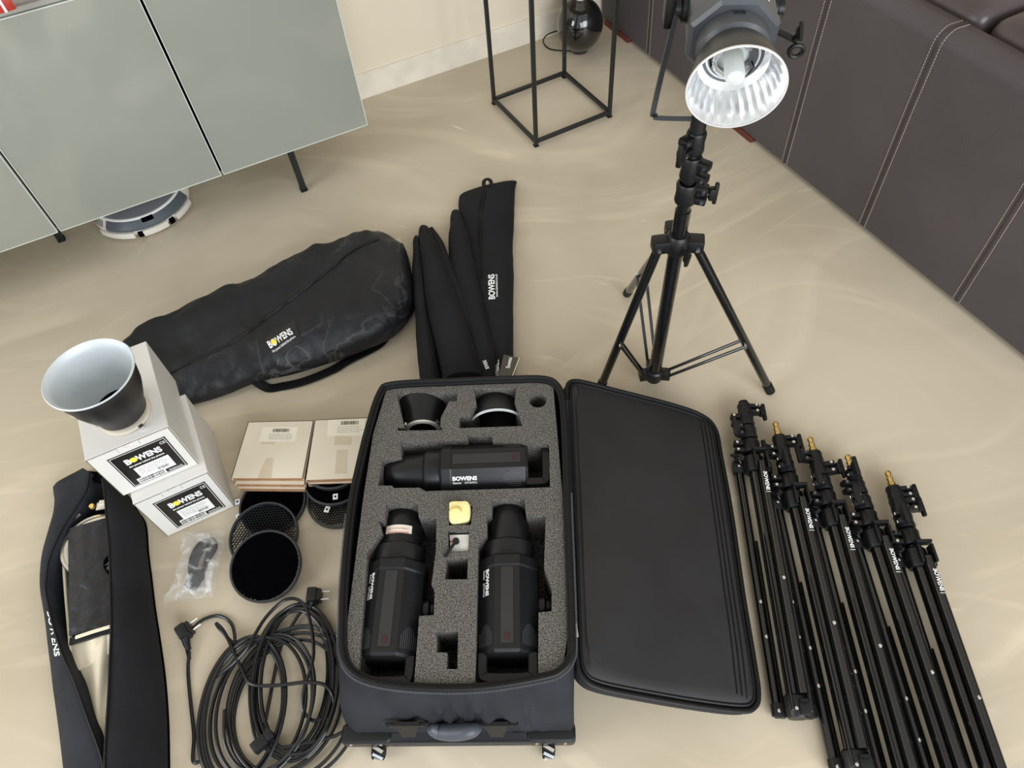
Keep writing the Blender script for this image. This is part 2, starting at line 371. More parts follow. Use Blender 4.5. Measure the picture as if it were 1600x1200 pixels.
# ------------------------------------------------------------------ metal frame side table
P4 = [G(774, 162), G(835.5, 228), G(952, 184), G(882, 119)]
cc = sum(P4, Vector())/4
d1 = ((P4[2]-P4[1]).normalized()+(P4[3]-P4[0]).normalized()).normalized(); d2 = Vector((-d1.y, d1.x, 0)); hs = .168
ft = thing('plant_stand', 'tall open black metal plant stand made of thin square rods', 'plant stand', cc)
m_rod = mat('matt black rod', srgb(22, 24, 26), .45)
cor = [cc-d1*hs+d2*hs*0+d2*hs, cc-d1*hs-d2*hs, cc+d1*hs-d2*hs, cc+d1*hs+d2*hs]
rot = Matrix((d1, d2, UP)).transposed(); rs = .014
for i in range(4):
    mb = MB(); mb.box((rs, rs, .995), cor[i]+UP*.4995, rot, bev=.0015, seg=1); mb.build('post', m_rod, ft)
    mb = MB(); mb.box((rs+.004, rs+.004, .004), cor[i]+UP*.002, rot); mb.build('foot', m_rubber, ft)
for z in (.02, .985):
    for i in range(4):
        p, q = cor[i], cor[(i+1) % 4]; mb = MB(); d = (q-p); L = d.length-rs
        mb.box((L, rs, rs), (p+q)/2+UP*z, Matrix((d.normalized(), Vector((-d.y, d.x, 0)).normalized(), UP)).transposed(), bev=.0015, seg=1); mb.build('rail', m_rod, ft)

# ------------------------------------------------------------------ glossy round lamp in the corner
lc = G(905, 79)
lm = thing('table_lamp', 'glossy black ball lamp base on the floor in the far corner', 'lamp', lc)
prof = [(0, .004), (.04, .004), (.042, .012)]+[(.098*math.sin(t)**.85, .115-.103*math.cos(t)) for t in [math.pi*(.14+.74*i/18) for i in range(19)]]+[(.03, .222), (.0, .222)]
mb = MB(Matrix.Translation(lc)); mb.lathe(prof, 56); mb.build('base', mat('glossy black glaze', srgb(14, 14, 15), .05, coat=1), lm, 50)
mb = MB(Matrix.Translation(lc)); mb.lathe([(.0, .222), (.020, .222), (.020, .30), (0, .30)], 32); mb.build('neck', mat('pale neck', srgb(200, 198, 192), .4), lm)
mb = MB(Matrix.Translation(lc)); mb.lathe([(.09, .30), (.14, .30), (.12, .48), (.118, .48), (.138, .302), (.09, .302)], 48); mb.build('lamp_shade', m_wall, lm)
lz = .005
mb = MB(); mb.tube(catmull([G(895, 80, lz), G(875, 79, lz), G(858, 76, lz), G(849, 66, .012), G(853, 56, .03), G(865, 50, .05), G(880, 47, .045)], 6), .0028, 8); mb.build('cord', m_rubber, lm)

# ------------------------------------------------------------------ leather sofa (seen from behind)
m_leather = mat('dark brown leather', srgb(76, 70, 71), .5, noise_s=3, noise_a=.09, spec=.4, bump=.25, bump_s=420)
m_stitch = mat('pale stitching', srgb(172, 158, 145), .7)
SA = G(1200, 243.5); SB = G(1600, 567.5); sdir = (SB-SA).normalized(); sn = Vector((-sdir.y, sdir.x, 0))
if sn.x < 0: sn = -sn                     # into the sofa (away from the room's middle)
s_far = -((wall0-SA).dot(SD)/abs(sdir.dot(SD))-.03); s_near = 2.6
sofa = thing('leather_sofa', 'long dark brown leather sofa seen from behind with pale double stitched seams', 'sofa', SA+sdir*.5+sn*.45)
_sb = G(1344, 359); SH = Vz(1467, 62, _sb.x, _sb.y)+.034; LEAN = -.022
def back_pt(s_, k):      # k: 0 bottom … profile across the back
    return SA+sdir*s_ + sn*k[0] + UP*k[1]
pr = [(0, .022), (LEAN*.3, .2), (LEAN*.8, .45), (LEAN, SH-.040)]
for i in range(1, 9):
    a = math.pi/2*i/8; pr.append((LEAN+.040-.040*math.cos(a), SH-.040+.040*math.sin(a)))
pr += [(.062, SH-.003), (.072, SH-.015), (.075, SH-.05), (.185, .3), (.185, .022)]
mb = MB(); mb.loft([[back_pt(s_, k) for k in pr] for s_ in (s_far, s_near)]); sb_ = mb.build('backrest', m_leather, sofa, 50)
for (bx_, by_) in ((1014, 90), (1223.5, 262), (1344, 359), (1489, 477)):
    s0 = (G(bx_, by_)-SA).dot(sdir)
    mb = MB(); pts = [back_pt(s0, (k[0], k[1])) for k in pr[:13]]
    out = -sn
    mb.tube([p+(out*.0 if i < 4 else Vector()) for i, p in enumerate(pts)], .0032, 6); mb.build('seam_groove', mat('seam shadow', srgb(48, 42, 41), .6), sb_)
    mb = MB()
    for off in (-.012, .012):
        for i in range(len(pts)-1):
            p, q = pts[i]+sdir*off, pts[i+1]+sdir*off; L = (q-p).length; n = max(1, int(L/.0085))
            nrm = (-sn if i < 3 else (UP-sn).normalized())
            for k in range(n):
                a = p.lerp(q, (k+.12)/n)+nrm*.0006; b_ = p.lerp(q, (k+.8)/n)+nrm*.0006; mb.tube([a, b_], .0011, 4)
    mb.build('stitching', m_stitch, sb_, 0)
mb = MB(); c0 = SA+sdir*((s_far+s_near)/2)+sn*.5+UP*.19; rot = Matrix((sdir, sn, UP)).transposed()
mb.box((s_near-s_far, .63, .30), c0, rot, bev=.03, seg=3); mb.build('seat_base', m_leather, sofa)
cs = (G(1540, 20, .72)-SA).dot(sdir)
m_cush = mat('creased brown leather', srgb(74, 64, 64), .33, noise_s=6, noise_a=.12, bump=.5, bump_s=22)
for (q0, q1) in ((cs-.92, cs-.005), (cs+.005, cs+.92)):
    mb = MB(); mb.box((q1-q0, .24, .40), SA+sdir*((q0+q1)/2)+sn*.205+UP*(SH-.175), rot, bev=.055, seg=5)
    mb.build('back_cushion', m_cush, sofa)
for (q0, q1) in ((cs-1.0, cs-.005), (cs+.005, cs+.95)):
    mb = MB(); mb.box((q1-q0, .5, .16), SA+sdir*((q0+q1)/2)+sn*.58+UP*.42, rot, bev=.04, seg=4); mb.build('seat_cushion', m_cush, sofa)
m_red = mat('red stained wood', srgb(98, 44, 38), .4, noise_s=20, noise_a=.2)
f1 = G(1168, 232); fs = (f1-SA).dot(sdir)
f2 = G(968, 64); fs2 = (f2-SA).dot(sdir)
for s_ in (fs-.115, fs2-.06, 1.9):
    mb = MB(); mb.box((.19, .05, .0215), SA+sdir*s_+sn*.018+UP*.011, rot, bev=.001, seg=1); mb.build('foot', m_red, sofa)

# ------------------------------------------------------------------ bags as soft lofts
def bag_rings(secs, nseg=36, per=8, zm=.32, amp=.006, fq=9, p=.85, seed=0, flat=None):
    A = catmull([G(s[0][0], s[0][1], zm*s[2]+(s[3] if len(s) > 3 else 0)) for s in secs], per)
    B = catmull([G(s[1][0], s[1][1], zm*s[2]+(s[3] if len(s) > 3 else 0)) for s in secs], per)
    H = [v.x for v in catmull([Vector((s[2], 0, 0)) for s in secs], per)]
    Z = [v.x for v in catmull([Vector((s[3] if len(s) > 3 else 0, 0, 0)) for s in secs], per)]
    rings = []
    for i in range(len(A)):
        c = (A[i]+B[i])/2; hw = (B[i]-A[i])/2; h = H[i]; z0 = Z[i]; ring = []
        for k in range(nseg):
            a = 2*math.pi*k/nseg; ca, sa = math.cos(a), math.sin(a)
            x = math.copysign(abs(ca)**p, ca)
            z = z0 + (h*zm + h*(1-zm)*abs(sa)**p if sa >= 0 else h*zm*(1-abs(sa)**.6))
            q = c+hw*x; q.z = z
            if sa > -.2:
                nn = noise.noise(Vector((q.x*fq+seed, q.y*fq, q.z*4)))*amp + noise.noise(Vector((q.x*fq*2.7+seed, q.y*fq*2.7, q.z*9)))*amp*.45
                q.z += nn*max(0, min(1, (sa+.2)*2)); q += hw.normalized()*x*nn*.7
            q.z = max(q.z, z0+.0015); ring.append(q)
        rings.append(ring)
    return rings
def surf_line(rings, pts, lift=.001):
    """pts of (u,v): u across 0..1 (first edge → second edge over the top), v along 0..1"""
    out = []; n = len(rings[0])
    for u, v in pts:
        a = (1-u)*n/2; i = v*(len(rings)-1); i0 = min(int(i), len(rings)-2); fi = i-i0; k0 = int(a) % n; fa = a-int(a); k1 = (k0+1) % n
        p = rings[i0][k0].lerp(rings[i0][k1], fa).lerp(rings[i0+1][k0].lerp(rings[i0+1][k1], fa), fi); out.append(p+UP*lift)
    return out
# big tripod bag
secs = [((185, 552), (250, 645), .07), ((200, 535), (285, 634), .085), ((250, 506), (345, 617), .10), ((350, 464), (400, 594), .12), ((420, 432), (460, 580), .13),
        ((500, 394), (535, 556), .14), ((560, 375), (600, 530), .14), ((600, 375), (628, 510), .125), ((630, 388), (645, 485), .10), ((640, 410), (649, 460), .06)]
rg = bag_rings(secs, per=14, nseg=56, amp=.014, fq=10, seed=2, p=.78)
tb = thing('tripod_bag', 'large scuffed black tripod bag with shoulder strap lying by the stacked boxes', 'bag', (G(430, 520)))
mb = MB(); mb.loft(rg); bv = mb.bvh(); tbm = mb.build('bag_body', m_dusty, tb, 60)
zl = catmull([G(x, y, .12) for x, y in ((252, 590), (300, 566), (352, 541), (400, 509), (440, 479), (480, 449), (520, 418), (548, 394), (575, 380), (592, 374))], 10)
for p in zl:
    h_ = bv.ray_cast(CAMP, (p-CAMP).normalized()); p.x, p.y, p.z = (h_[0]+UP*.001) if h_[0] else p
mb = MB(); mb.tube(zl, .0035, 8); mb.build('zip_seam', m_pipe, tbm)
mb = MB(); mb.tube(surf_line(rg, [(.05+.9*i/14, .90-.02*math.sin(i/14*math.pi)) for i in range(15)], .001), .0025, 6); mb.build('end_seam', m_pipe, tbm)
def strap(pts, wd, th, m, parent, name='strap'):
    mb = MB(); mb.tube(catmull(pts, 6), 0, flat=(wd, th)); return mb.build(name, m, parent)
strap([G(368, 462, .03), G(380, 448, .01), G(408, 441, .015), G(414, 436, .06)], .022, .003, m_pipe, tb)
strap([G(395, 592, .035), G(418, 606, .006), G(440, 604, .004), G(475, 596, .006), G(520, 578, .006), G(545, 563, .008), G(590, 540, .008), G(604, 524, .02), G(606, 512, .05)], .03, .003, m_pipe, tb)
mb = MB(); mb.quadslab(G(608, 508, .02), G(622, 512, .02), G(614, 523, .02), G(601, 518, .02), .003); mb.build('strap_tab', m_pipe, tb)
zt = .125
# label patch
A = G(414, 527, zt); B = G(461, 503, zt); D_ = G(422, 553, zt); x = (B-A); y = (A-D_)
mb = MB(); mb.grid(lambda u, v: D_+x*u+y*v, 14, 8); top = [v.copy() for v in mb.v]; drape(mb, bv, .002, lift=0); mb.build('label', m_label, tb)
bvl = bv
mb = MB(); letters(mb, 'B', frame(D_, x, y), .0001, .0001)
mb = MB(); F_ = frame(D_, x, y); W_ = x.length; H_ = y.dot(F_.col[1].xyz)
def flat_letters(txt, F_, x0, y0, wd, ht, bvh, off, m, parent, bold=.03, name='lettering'):
    vs, fs_ = text_mesh(txt, bold, 0.0); mb = MB(); mb.add([(x0+v.x*wd, y0+v.y*ht, 0) for v in vs], fs_, F_); drape(mb, bvh, off, lift=0)
    return mb.build(name, m, parent, 0)
flat_letters('BOWENS', F_, W_*.1, H_*.40, W_*.8, H_*.34, bv, .0032, m_white, tb)
flat_letters('the power behind the picture', F_, W_*.1, H_*.2, W_*.8, H_*.13, bv, .0032, m_white, tb, .01)
mb = MB(); mb.lathe([(0, 0), (H_*.12, 0)], 20, F_ @ Matrix.Translation((W_*.285, H_*.57, 0))); drape(mb, bv, .0036, lift=0); mb.build('yellow_dot', m_yellow, tb, 0)

# accessory bags behind the suitcase
def soft_bag(name, label, secs, seed, amp=.006, m=m_fabric2, p=.8):
    rg = bag_rings(secs, amp=amp, fq=7, seed=seed, p=p)
    b_ = thing(name, label, 'bag', G((secs[2][0][0]+secs[2][1][0])/2, (secs[2][0][1]+secs[2][1][1])/2), group='black softbox bags fanned out behind the suitcase')
    mb = MB(); mb.loft(rg); o = mb.build('bag_body', m, b_, 60); return b_, rg, mb.bvh(), o
b1, r1, v1, o1 = soft_bag('softbox_bag', 'widest flat black softbox bag with a hanging loop and white lettering', [((718, 308), (808, 284), .03), ((716, 325), (804, 305), .05), ((722, 380), (802, 370), .06), ((736, 440), (802, 440), .065), ((752, 520), (802, 520), .065), ((762, 580), (802, 575), .06), ((768, 604), (800, 600), .05)], 3)
mb = MB(); mb.tube(surf_line(r1, [(.5-.02*i, .03+.07*i) for i in range(8)], .0015), .002, 6); mb.tube(surf_line(r1, [(.53-.02*i, .03+.07*i) for i in range(8)], .0015), .002, 6); mb.build('zip_seam', m_pipe, o1)
mb = MB(); mb.tube(catmull([G(757, 298, .03), G(756, 284, .045), G(762, 280, .05), G(767, 284, .045), G(768, 297, .03)], 5), 0, flat=(.014, .003)); mb.build('hanging_loop', m_pipe, b1)
zt = .06; A = G(774, 469, zt); x = G(773, 431, zt)-A; y = G(763, 469, zt)-A
F_ = frame(A, x, y); flat_letters('BOWENS', F_, 0, 0, x.length, y.length*.95, v1, .0015, m_white, b1)
A = G(778.5, 466, zt); F_ = frame(A, x, y); flat_letters('www.bowens.co.uk', F_, 0, 0, x.length*.92, y.length*.38, v1, .0015, m_white, b1, .01)
b2, r2, v2, o2 = soft_bag('softbox_bag', 'slim black bag lying against the widest bag, wire hook at its pointed tip', [((705, 336), (713, 333), .03), ((703, 350), (724, 344), .06), ((702, 400), (740, 398), .075), ((704, 450), (752, 446), .08), ((720, 520), (767, 515), .085), ((738, 580), (778, 572), .08), ((748, 606), (780, 600), .07)], 11)
mb = MB(); mb.tube(surf_line(r2, [(.72, i/10) for i in range(11)], .0015), .002, 6); mb.build('zip_seam', m_pipe, o2)
b3, r3, v3, o3 = soft_bag('softbox_bag', 'middle wedge shaped black bag with a scuffed lower end', [((658, 362), (668, 360), .04), ((655, 375), (676, 372), .08), ((658, 410), (692, 408), .10), ((664, 460), (711, 455), .115), ((674, 520), (733, 515), .12), ((688, 575), (750, 570), .11), ((692, 606), (762, 600), .10)], 23)
mb = MB(); mb.tube(surf_line(r3, [(.80, .05+i/11) for i in range(11)], .0015), .0025, 6); mb.build('zip_seam', m_pipe, o3)
b4, r4, v4, o4 = soft_bag('softbox_bag', 'leftmost slim black bag of the fanned bags, next to the tripod bag', [((648, 376), (655, 374), .03), ((646, 392), (660, 390), .06), ((646, 440), (668, 438), .08), ((649, 500), (676, 498), .085), ((653, 560), (684, 556), .085), ((658, 600), (692, 596), .07), ((660, 612), (694, 608), .06)], 31)
mb = MB(); mb.tube(surf_line(r4, [(.6, .04+i/11) for i in range(11)], .0015), .002, 6); mb.build('zip_seam', m_pipe, o4)
b5, r5, v5, o5 = soft_bag('softbox_bag', 'thin black bag tucked between the wedge shaped bag and its slim neighbour', [((671, 363), (678, 361), .03), ((676, 385), (695, 387), .06), ((688, 430), (711, 428), .075), ((704, 480), (732, 477), .08), ((724, 530), (750, 526), .08), ((742, 575), (764, 572), .07)], 41)
for (bb, px, py, z) in ((b2, 709, 334, .035), (b3, 662, 361, .045), (b4, 652, 375, .035)):
    p = G(px, py, z); mb = MB(); mb.tube(catmull([p+Vector((-.006, 0, -.01)), p+Vector((-.005, .016, 0)), p+Vector((.0, .024, 0)), p+Vector((.005, .016, 0)), p+Vector((.006, 0, -.01))], 4), .0012, 6); mb.build('wire_hook', m_steel, bb)
# swing labels at the bags' near ends
for (bb, bvh_, px0, py0, px1, py1) in ((b3, v3, 757, 563, 762, 576), (b2, v2, 777, 562, 777, 579)):
    A = G(px1, py1, .09); x = G(px0, py0, .09)-A; y = Vector((-x.y, x.x, 0))
    flat_letters('BOWENS', frame(A, x, y), 0, -.005, x.length, .011, bvh_, .003, m_white, bb)
# clear card pouch
cp = thing('card_pouch', 'clear plastic pouch with a dark printed card at the bag ends', 'pouch', G(795, 575))
TL, TR, BR, BL = G(787, 554, .10), G(811, 559, .10), G(803, 590, .10), G(779, 588, .10)
mb = MB(); mb.quadslab(TL, TR, BR, BL, .002); mb.build('card', mat('dark printed card', srgb(66, 62, 56), .18), cp, 0)
x = (TR-TL); y = (TL-BL); F_ = frame(BL, x, y)
mb = MB(); letters(mb, 'Bowens', frame(BL+x*.58+y*.45, y, -x), y.length*.48, .012, .0006, .03); mb.build('lettering', m_white, cp, 0)
mb = MB(); mb.box((.0025, y.length*.98, .0006), (x.length*.83, y.length*.5, .0006)); mb.T = F_; mb2 = MB(F_); mb2.box((.0025, y.length*.98, .0008), (x.length*.82, y.length*.5, .0006)); mb2.build('pale_stripe', mat('pale stripe', srgb(230, 222, 180), .5), cp, 0)

# ------------------------------------------------------------------ standing light stand
st_m = MB()
base = G(1023, 580, .06); base.z = 0
def stand_z(px, py): return Vz(px, py, base.x, base.y)
ZH = stand_z(1070, 378); ZTOP = stand_z(1098, 196)
ls_ = thing('light_stand', 'black tripod light stand standing upright and carrying the flash head', 'light stand', base)
feet = [G(980, 458, .012), G(1203, 610, .012)]
foot3 = base + (Vector((base.x-.17, base.y-.27, .012))-base).normalized()*.33
d_a = (feet[0]-base).xy.normalized(); d_b = (feet[1]-base).xy.normalized()
d_c = Vector((.0, 0)); a_a = math.atan2(d_a.y, d_a.x); a_b = math.atan2(d_b.y, d_b.x); a_c = (a_a + a_b)/2 + math.pi
foot3 = G(938, 606, .012)
mb = MB(); mb.cyl(base+UP*.03, base+UP*(ZH+.09), .0175, 24); mb.build('column', m_tube, ls_)
mb = MB(); mb.cyl(base+UP*(ZH+.08), base+UP*(ZTOP-.03), .0145, 24); mb.build('upper_column', m_tube, ls_)
for fz in (feet[0], feet[1], foot3):
    d = (fz-base); d.z = 0; d.normalize(); sd_ = Vector((-d.y, d.x, 0)); top = base+d*.042+UP*(ZH-.012)
    mb = MB(); mb.tube([top, fz+UP*.0], .0115, 16); lg = mb.build('leg', m_tube, ls_)
    dd = (fz-top).normalized(); mb = MB(); mb.tube([fz-dd*.03, fz+dd*.004], .0135, 16); mb.build('rubber_foot', m_rubber, lg)
    mb = MB(); mb.box((.05, .034, .034), base+d*.034+UP*(ZH-.004), Matrix((d, sd_, UP)).transposed(), bev=.005); hb = mb.build('leg_bracket', m_plastic, ls_)
    mb = MB(); mb.cyl(base+d*.046+sd_*.020+UP*(ZH-.01), base+d*.046-sd_*.020+UP*(ZH-.01), .005, 12); mb.build('rivet', m_chrome, hb)
    q = top.lerp(fz, .62)
    for s_ in (-1, 1):
        mb = MB(); mb.tube([base+d*.03+sd_*s_*.011+UP*.05, q+sd_*s_*.013], 0, flat=(.008, .008)); mb.build('brace', m_tube, ls_)
    mb = MB(); mb.cyl(q+sd_*.018, q-sd_*.018, .0045, 10); mb.build('rivet', m_chrome, lg)
    mb = MB(); mb.box((.036, .03, .026), base+d*.026+UP*.05, Matrix((d, sd_, UP)).transposed(), bev=.004); mb.build('lower_bracket', m_plastic, ls_)
mb = MB(Matrix.Translation(base)); mb.lathe([(.0, ZH-.03), (.024, ZH-.03), (.027, ZH-.02), (.027, ZH+.014), (.022, ZH+.022), (0, ZH+.022)], 28); mb.build('hub', m_plastic, ls_)
mb = MB(Matrix.Translation(base)); mb.lathe([(0, .028), (.022, .028), (.024, .035), (.024, .065), (.02, .07), (0, .07)], 24); mb.build('lower_hub', m_plastic, ls_)
def wing_knob(mb, o, d, up=UP, s_=1.0):      # stud and two-winged grip along d
    d = d.normalized(); sdv = d.cross(up).normalized(); up = sdv.cross(d)
    mb.cyl(o, o+d*.014*s_, .005*s_, 10)
    mb.box((.012*s_, .014*s_, .026*s_), o+d*.02*s_, Matrix((d, sdv, up)).transposed(), bev=.004*s_)
    mb.box((.008*s_, .010*s_, .046*s_), o+d*.027*s_, Matrix((d, sdv, up)).transposed(), bev=.0035*s_)
def collar(parent, T, L, r, kd, name='clamp_collar', knob=True, m=None):   # clamp along local z with lug in local dir kd
    mb = MB(T); k = Vector(kd).normalized(); s2_ = Vector((-k.y, k.x, 0))
    mb.lathe([(r*.8, -L/2), (r, -L/2), (r*1.08, -L/2+.006), (r*1.0, 0), (r*1.08, L/2-.006), (r*.95, L/2), (r*.8, L/2)], 24)
    for zz in (-L*.28, L*.28): mb.box((.028, .022, L*.34), k*(r+.008)+Vector((0, 0, zz)), Matrix((k, s2_, UP)).transposed(), bev=.004)
    o = mb.build(name, m or m_plastic, parent)
    for zz in (-L*.28, L*.28):
        mb = MB(T); mb.cyl(k*(r+.014)+s2_*.0128+Vector((0, 0, zz)), k*(r+.014)-s2_*.0128+Vector((0, 0, zz)), .0036, 10); mb.build('rivet', m_chrome, o)
    if knob:
        mb = MB(T); wing_knob(mb, k*(r+.008), k+s2_*.4, s_=1.15); mb.build('wing_knob', m_plastic, o)
zs = [stand_z(1080, 300), stand_z(1088, 262), stand_z(1097, 222)]
rt = Vector((CR.x, CR.y, 0)).normalized(); fwh = Vector((0, 1, 0))
collar(ls_, Matrix.Translation(base+UP*zs[0]), .05, .022, rt*.9-fwh*.35)
collar(ls_, Matrix.Translation(base+UP*zs[1]), .055, .0195, rt*.7-fwh*.6, knob=False)
collar(ls_, Matrix.Translation(base+UP*zs[2]), .048, .0185, -rt*.8-fwh*.6)
mb = MB(); wing_knob(mb, base+Vector((.01, -.022, ZH-.01)), Vector((.15, -1, -.2))); mb.build('wing_knob', m_plastic, ls_)
# lettering on the right leg
fz = feet[1]; d = (fz-base); d.z = 0; d.normalize(); top = base+d*.042+UP*(ZH-.012); dd = (fz-top).normalized()
view = (CAMP-top.lerp(fz, .25)).normalized(); yv = view.cross(dd).normalized(); mb = MB()
letters(mb, 'BOWENS', frame(top+dd*.07-yv*.004+dd.cross(yv)*0+view*.0118, dd, yv), .055, .008, .0006); mb.build('lettering', m_white, ls_, 0)

# ------------------------------------------------------------------ studio flash head (local: axis +Y to the front, +Z up)
OCT = 8
RX = Matrix.Rotation(-math.pi/2, 4, 'X')     # lathe z → +Y
BW = .064
def vents(mb, side, r):
    for i in range(9):
        L = .03+.022*math.sin((i+1)/10*math.pi); mb.box((.0022, L, .004), (side*(.012+i*.0), .0, 0))
def head_body(root, mbody, T, length=.21, y0=.045, rk=1.0):
    # body: eight sided housing
    mb = MB(T); r = BW/math.cos(math.pi/8)
    mb.lathe([(0, y0), (r*.93, y0), (r*.99, y0+.006), (r, y0+.014), (r, y0+length-.03), (r*1.035, y0+length-.026), (r*1.035, y0+length-.006), (r*.95, y0+length), (0, y0+length)], T=RX, sides=8); ob = mb.build('housing', mbody, root, 20)
    mb = MB(T); mb.lathe([(.03, y0+length-.001), (.056*rk, y0+length-.001), (.058*rk, y0+length+.006), (.058*rk, y0+length+.036), (.052*rk, y0+length+.042), (.03, y0+length+.042)], 48, T=RX); mb.build('bayonet_ring', mbody, root)
    for a in range(3):
        th = a*2*math.pi/3+math.pi/2; mb = MB(T); mb.box((.022, .005, .004), (.0575*rk*math.cos(th), y0+length+.010, .0575*rk*math.sin(th)), Matrix.Rotation(-th+math.pi/2, 3, 'Y')); mb.build('bayonet_slot', m_vent, root, 0)
    # rear: recessed control panel and U handle
    mb = MB(T); mb.lathe([(0, y0-.0008), (r*.86, y0-.0008), (r*.86, y0+.001)], T=RX, sides=8, cap0=True); mb.build('control_panel', m_vent, root, 0)
    mb = MB(T); zt_ = BW*.92
    hw = BW*.80
    mb.tube(catmull([(-hw, y0+.004, BW*.55), (-hw, y0-.03, BW*.55), (-hw*.86, y0-.042, BW*.55), (0, y0-.044, BW*.55), (hw*.86, y0-.042, BW*.55), (hw, y0-.03, BW*.55), (hw, y0+.004, BW*.55)], 5), 0, flat=(.02, .009)); mb.build('carry_handle', mbody, root)
    # centre strip on top with red window, vents on the top facets
    mb = MB(T); mb.box((.026, length-.05, .0016), (0, y0+length/2-.008, BW+.0006)); mb.build('top_strip', mat('top strip', srgb(38, 37, 39), .5), root, 0)
    mb = MB(T); mb.box((.009, .013, .0012), (0, y0+.03, BW+.0018)); mb.build('slave_window', mat('dark red window', srgb(58, 28, 28), .2), root, 0)
    for side in (-1, 1):
        mb = MB(T)
        for i in range(8):
            L = .018+.026*math.sin((i+1)/9*math.pi)
            ang = math.pi/4; rad = BW
            off = (i-3.5)*.0052
            cx = rad*math.sin(ang)*side + math.cos(ang)*off*side; cz = rad*math.cos(ang)-math.sin(ang)*off
            mb.box((.0018, L, .0016), (cx, y0+.016+L/2, cz), Matrix.Rotation(ang*side, 3, 'Y'))
        mb.build('vent_slots', mat('vent ridge grey', srgb(62, 63, 66), .4), root, 0)
    return ob
def head_letters(root, T, y0=.045, length=.21, side=-1, along=-1):
    # on the upper side facet (side -1 = -X), reading toward the rear when along = -1
    ang = math.pi/4; n = Vector((side*math.sin(ang), 0, math.cos(ang)))
    xdir = Vector((0, along, 0)); ydir = n.cross(xdir)
    o = n*(BW+.0006)+Vector((0, y0+length-.032 if along < 0 else y0+length-.032-.06, 0)) - ydir*.002
    mb = MB(T); letters(mb, 'BOWENS', frame(o, xdir, ydir), .058, .0105, .0006, .035); mb.build('lettering', m_white, root, 0)
    mb = MB(T); letters(mb, 'Gemini', frame(o-ydir*.008, xdir, ydir), .020, .005, .0006, .02); letters(mb, 'GM750PRO', frame(o-ydir*.008+xdir*.028, xdir, ydir), .030, .005, .0006, .0); mb.build('small_lettering', m_white, root, 0)
def bracket(root, T, y0=.045, length=.21):
    mb = MB(T); yc = y0+length*.52
    mb.lathe([(0, 0), (.021, 0), (.023, .004), (.023, .016), (.016, .02), (.016, .026), (.026, .03), (.026, .04), (.02, .044), (0, .044)], 28, T=Matrix.Translation((BW-.002, yc, .0)) @ Matrix.Rotation(math.pi/2, 4, 'Y')); mb.build('pivot_knob', m_plastic, root)
def cap(root, T, y0=.045, length=.21, sticker=False):
    y1 = y0+length+.04; mb = MB(T)
    mb.lathe([(0, y1-.02), (.050, y1-.02), (.050, y1+.006), (.0465, y1+.03), (.046, y1+.055), (.035, y1+.088), (.032, y1+.094), (.0, y1+.096)], 48, T=RX); o = mb.build('protective_cap', m_plastic, root)
    if sticker:
        # paper sticker wrapped over the cap's top
        vs = []
        mb = MB(T); N = 20
        mb.grid(lambda u, v: (.0475*math.sin((u-.5)*1.35)*1.0, y1+.008+.034*v, .0475*math.cos((u-.5)*1.35)), N, 3); ob = mb.build('warning_sticker', mat('cream sticker', srgb(226, 214, 200), .5), root)
        m_r = mat('pale red print', srgb(196, 130, 118), .6)
        for (txt, wd, yy, hh) in (('WARNING!', .5, .026, .006), ('REMOVE CAP BEFORE USE', 1.05, .016, .005), ('modelling lamp and tube', 1.05, .007, .004)):
            vs, fs_ = text_mesh(txt, .01, 0.0); mb = MB(T)
            mb.add([(.048*math.sin((.5-v.x)*wd), y1+.008+(.034-yy)-v.y*hh+.0, .048*math.cos((v.x-.5)*wd)) for v in vs], fs_); mb.build('lettering', m_r, ob, 0)

# the one on the stand, with reflector
axis = Vector((-.16, -.95, -.13)).normalized(); HS = .93     # where it shines
stt = base+UP*ZTOP
px_c = (1150, 138); dist = 1120*.178/153
dv = (_fw + CR*((px_c[0]-800)/FPX) - CU*((px_c[1]-600)/FPX)).normalized()
RIMC = CAMP + dv*1.36
yv = -Vector((0, 0, 0))
LEFT = UP.cross(axis).normalized()
zv = axis.cross(LEFT)*-1
X_ = axis.cross(UP).normalized(); Z_ = X_.cross(axis).normalized()
HL = .21; HY0 = .045
front_off = HY0+HL+.042+.085
TH = Matrix.Translation(RIMC-axis*front_off*HS) @ Matrix((X_, axis, Z_)).transposed().to_4x4() @ Matrix.Scale(HS, 4)
hd = thing('studio_flash', 'grey studio flash head with a shiny reflector mounted on the upright stand', 'studio flash', M_=TH)
BW = .079
head_body(hd, m_headgrey, TH, HL, HY0, 1.17)
mb = MB(TH); y1 = HY0+HL+.036
mb.lathe([(.052, y1-.002), (.059, y1+.002), (.066, y1+.014), (.077, y1+.042), (.0868, y1+.078), (.0885, y1+.091)], 64, T=RX)
rf = mb.build('reflector', mat('black reflector shell', srgb(40, 40, 42), .35), hd, 60)
def mirror_profile(): return [(.0875, y1+.091), (.084, y1+.076), (.080, y1+.062)]
mb = MB(TH); NF = 30
rings = []
prof = [(.0885, y1+.0912), (.0862, y1+.091), (.0835, y1+.078), (.0800, y1+.064), (.0785, y1+.050), (.0735, y1+.034), (.066, y1+.018), (.056, y1+.006), (.050, y1+.004)]
for i, (r, yy) in enumerate(prof):
    ring = []
    for k in range(NF*2):
        a = 2*math.pi*k/(NF*2); rr = r*(1.0 - (.022 if (k % 2 and 1 < i < 6) else 0)); ring.append((rr*math.cos(a), yy, rr*math.sin(a)))
    rings.append(ring)
mb.loft(rings, False, False); mb.build('faceted_lining', mat('bright facets', (.95, .95, .95, 1), .24, .85), rf, 12)
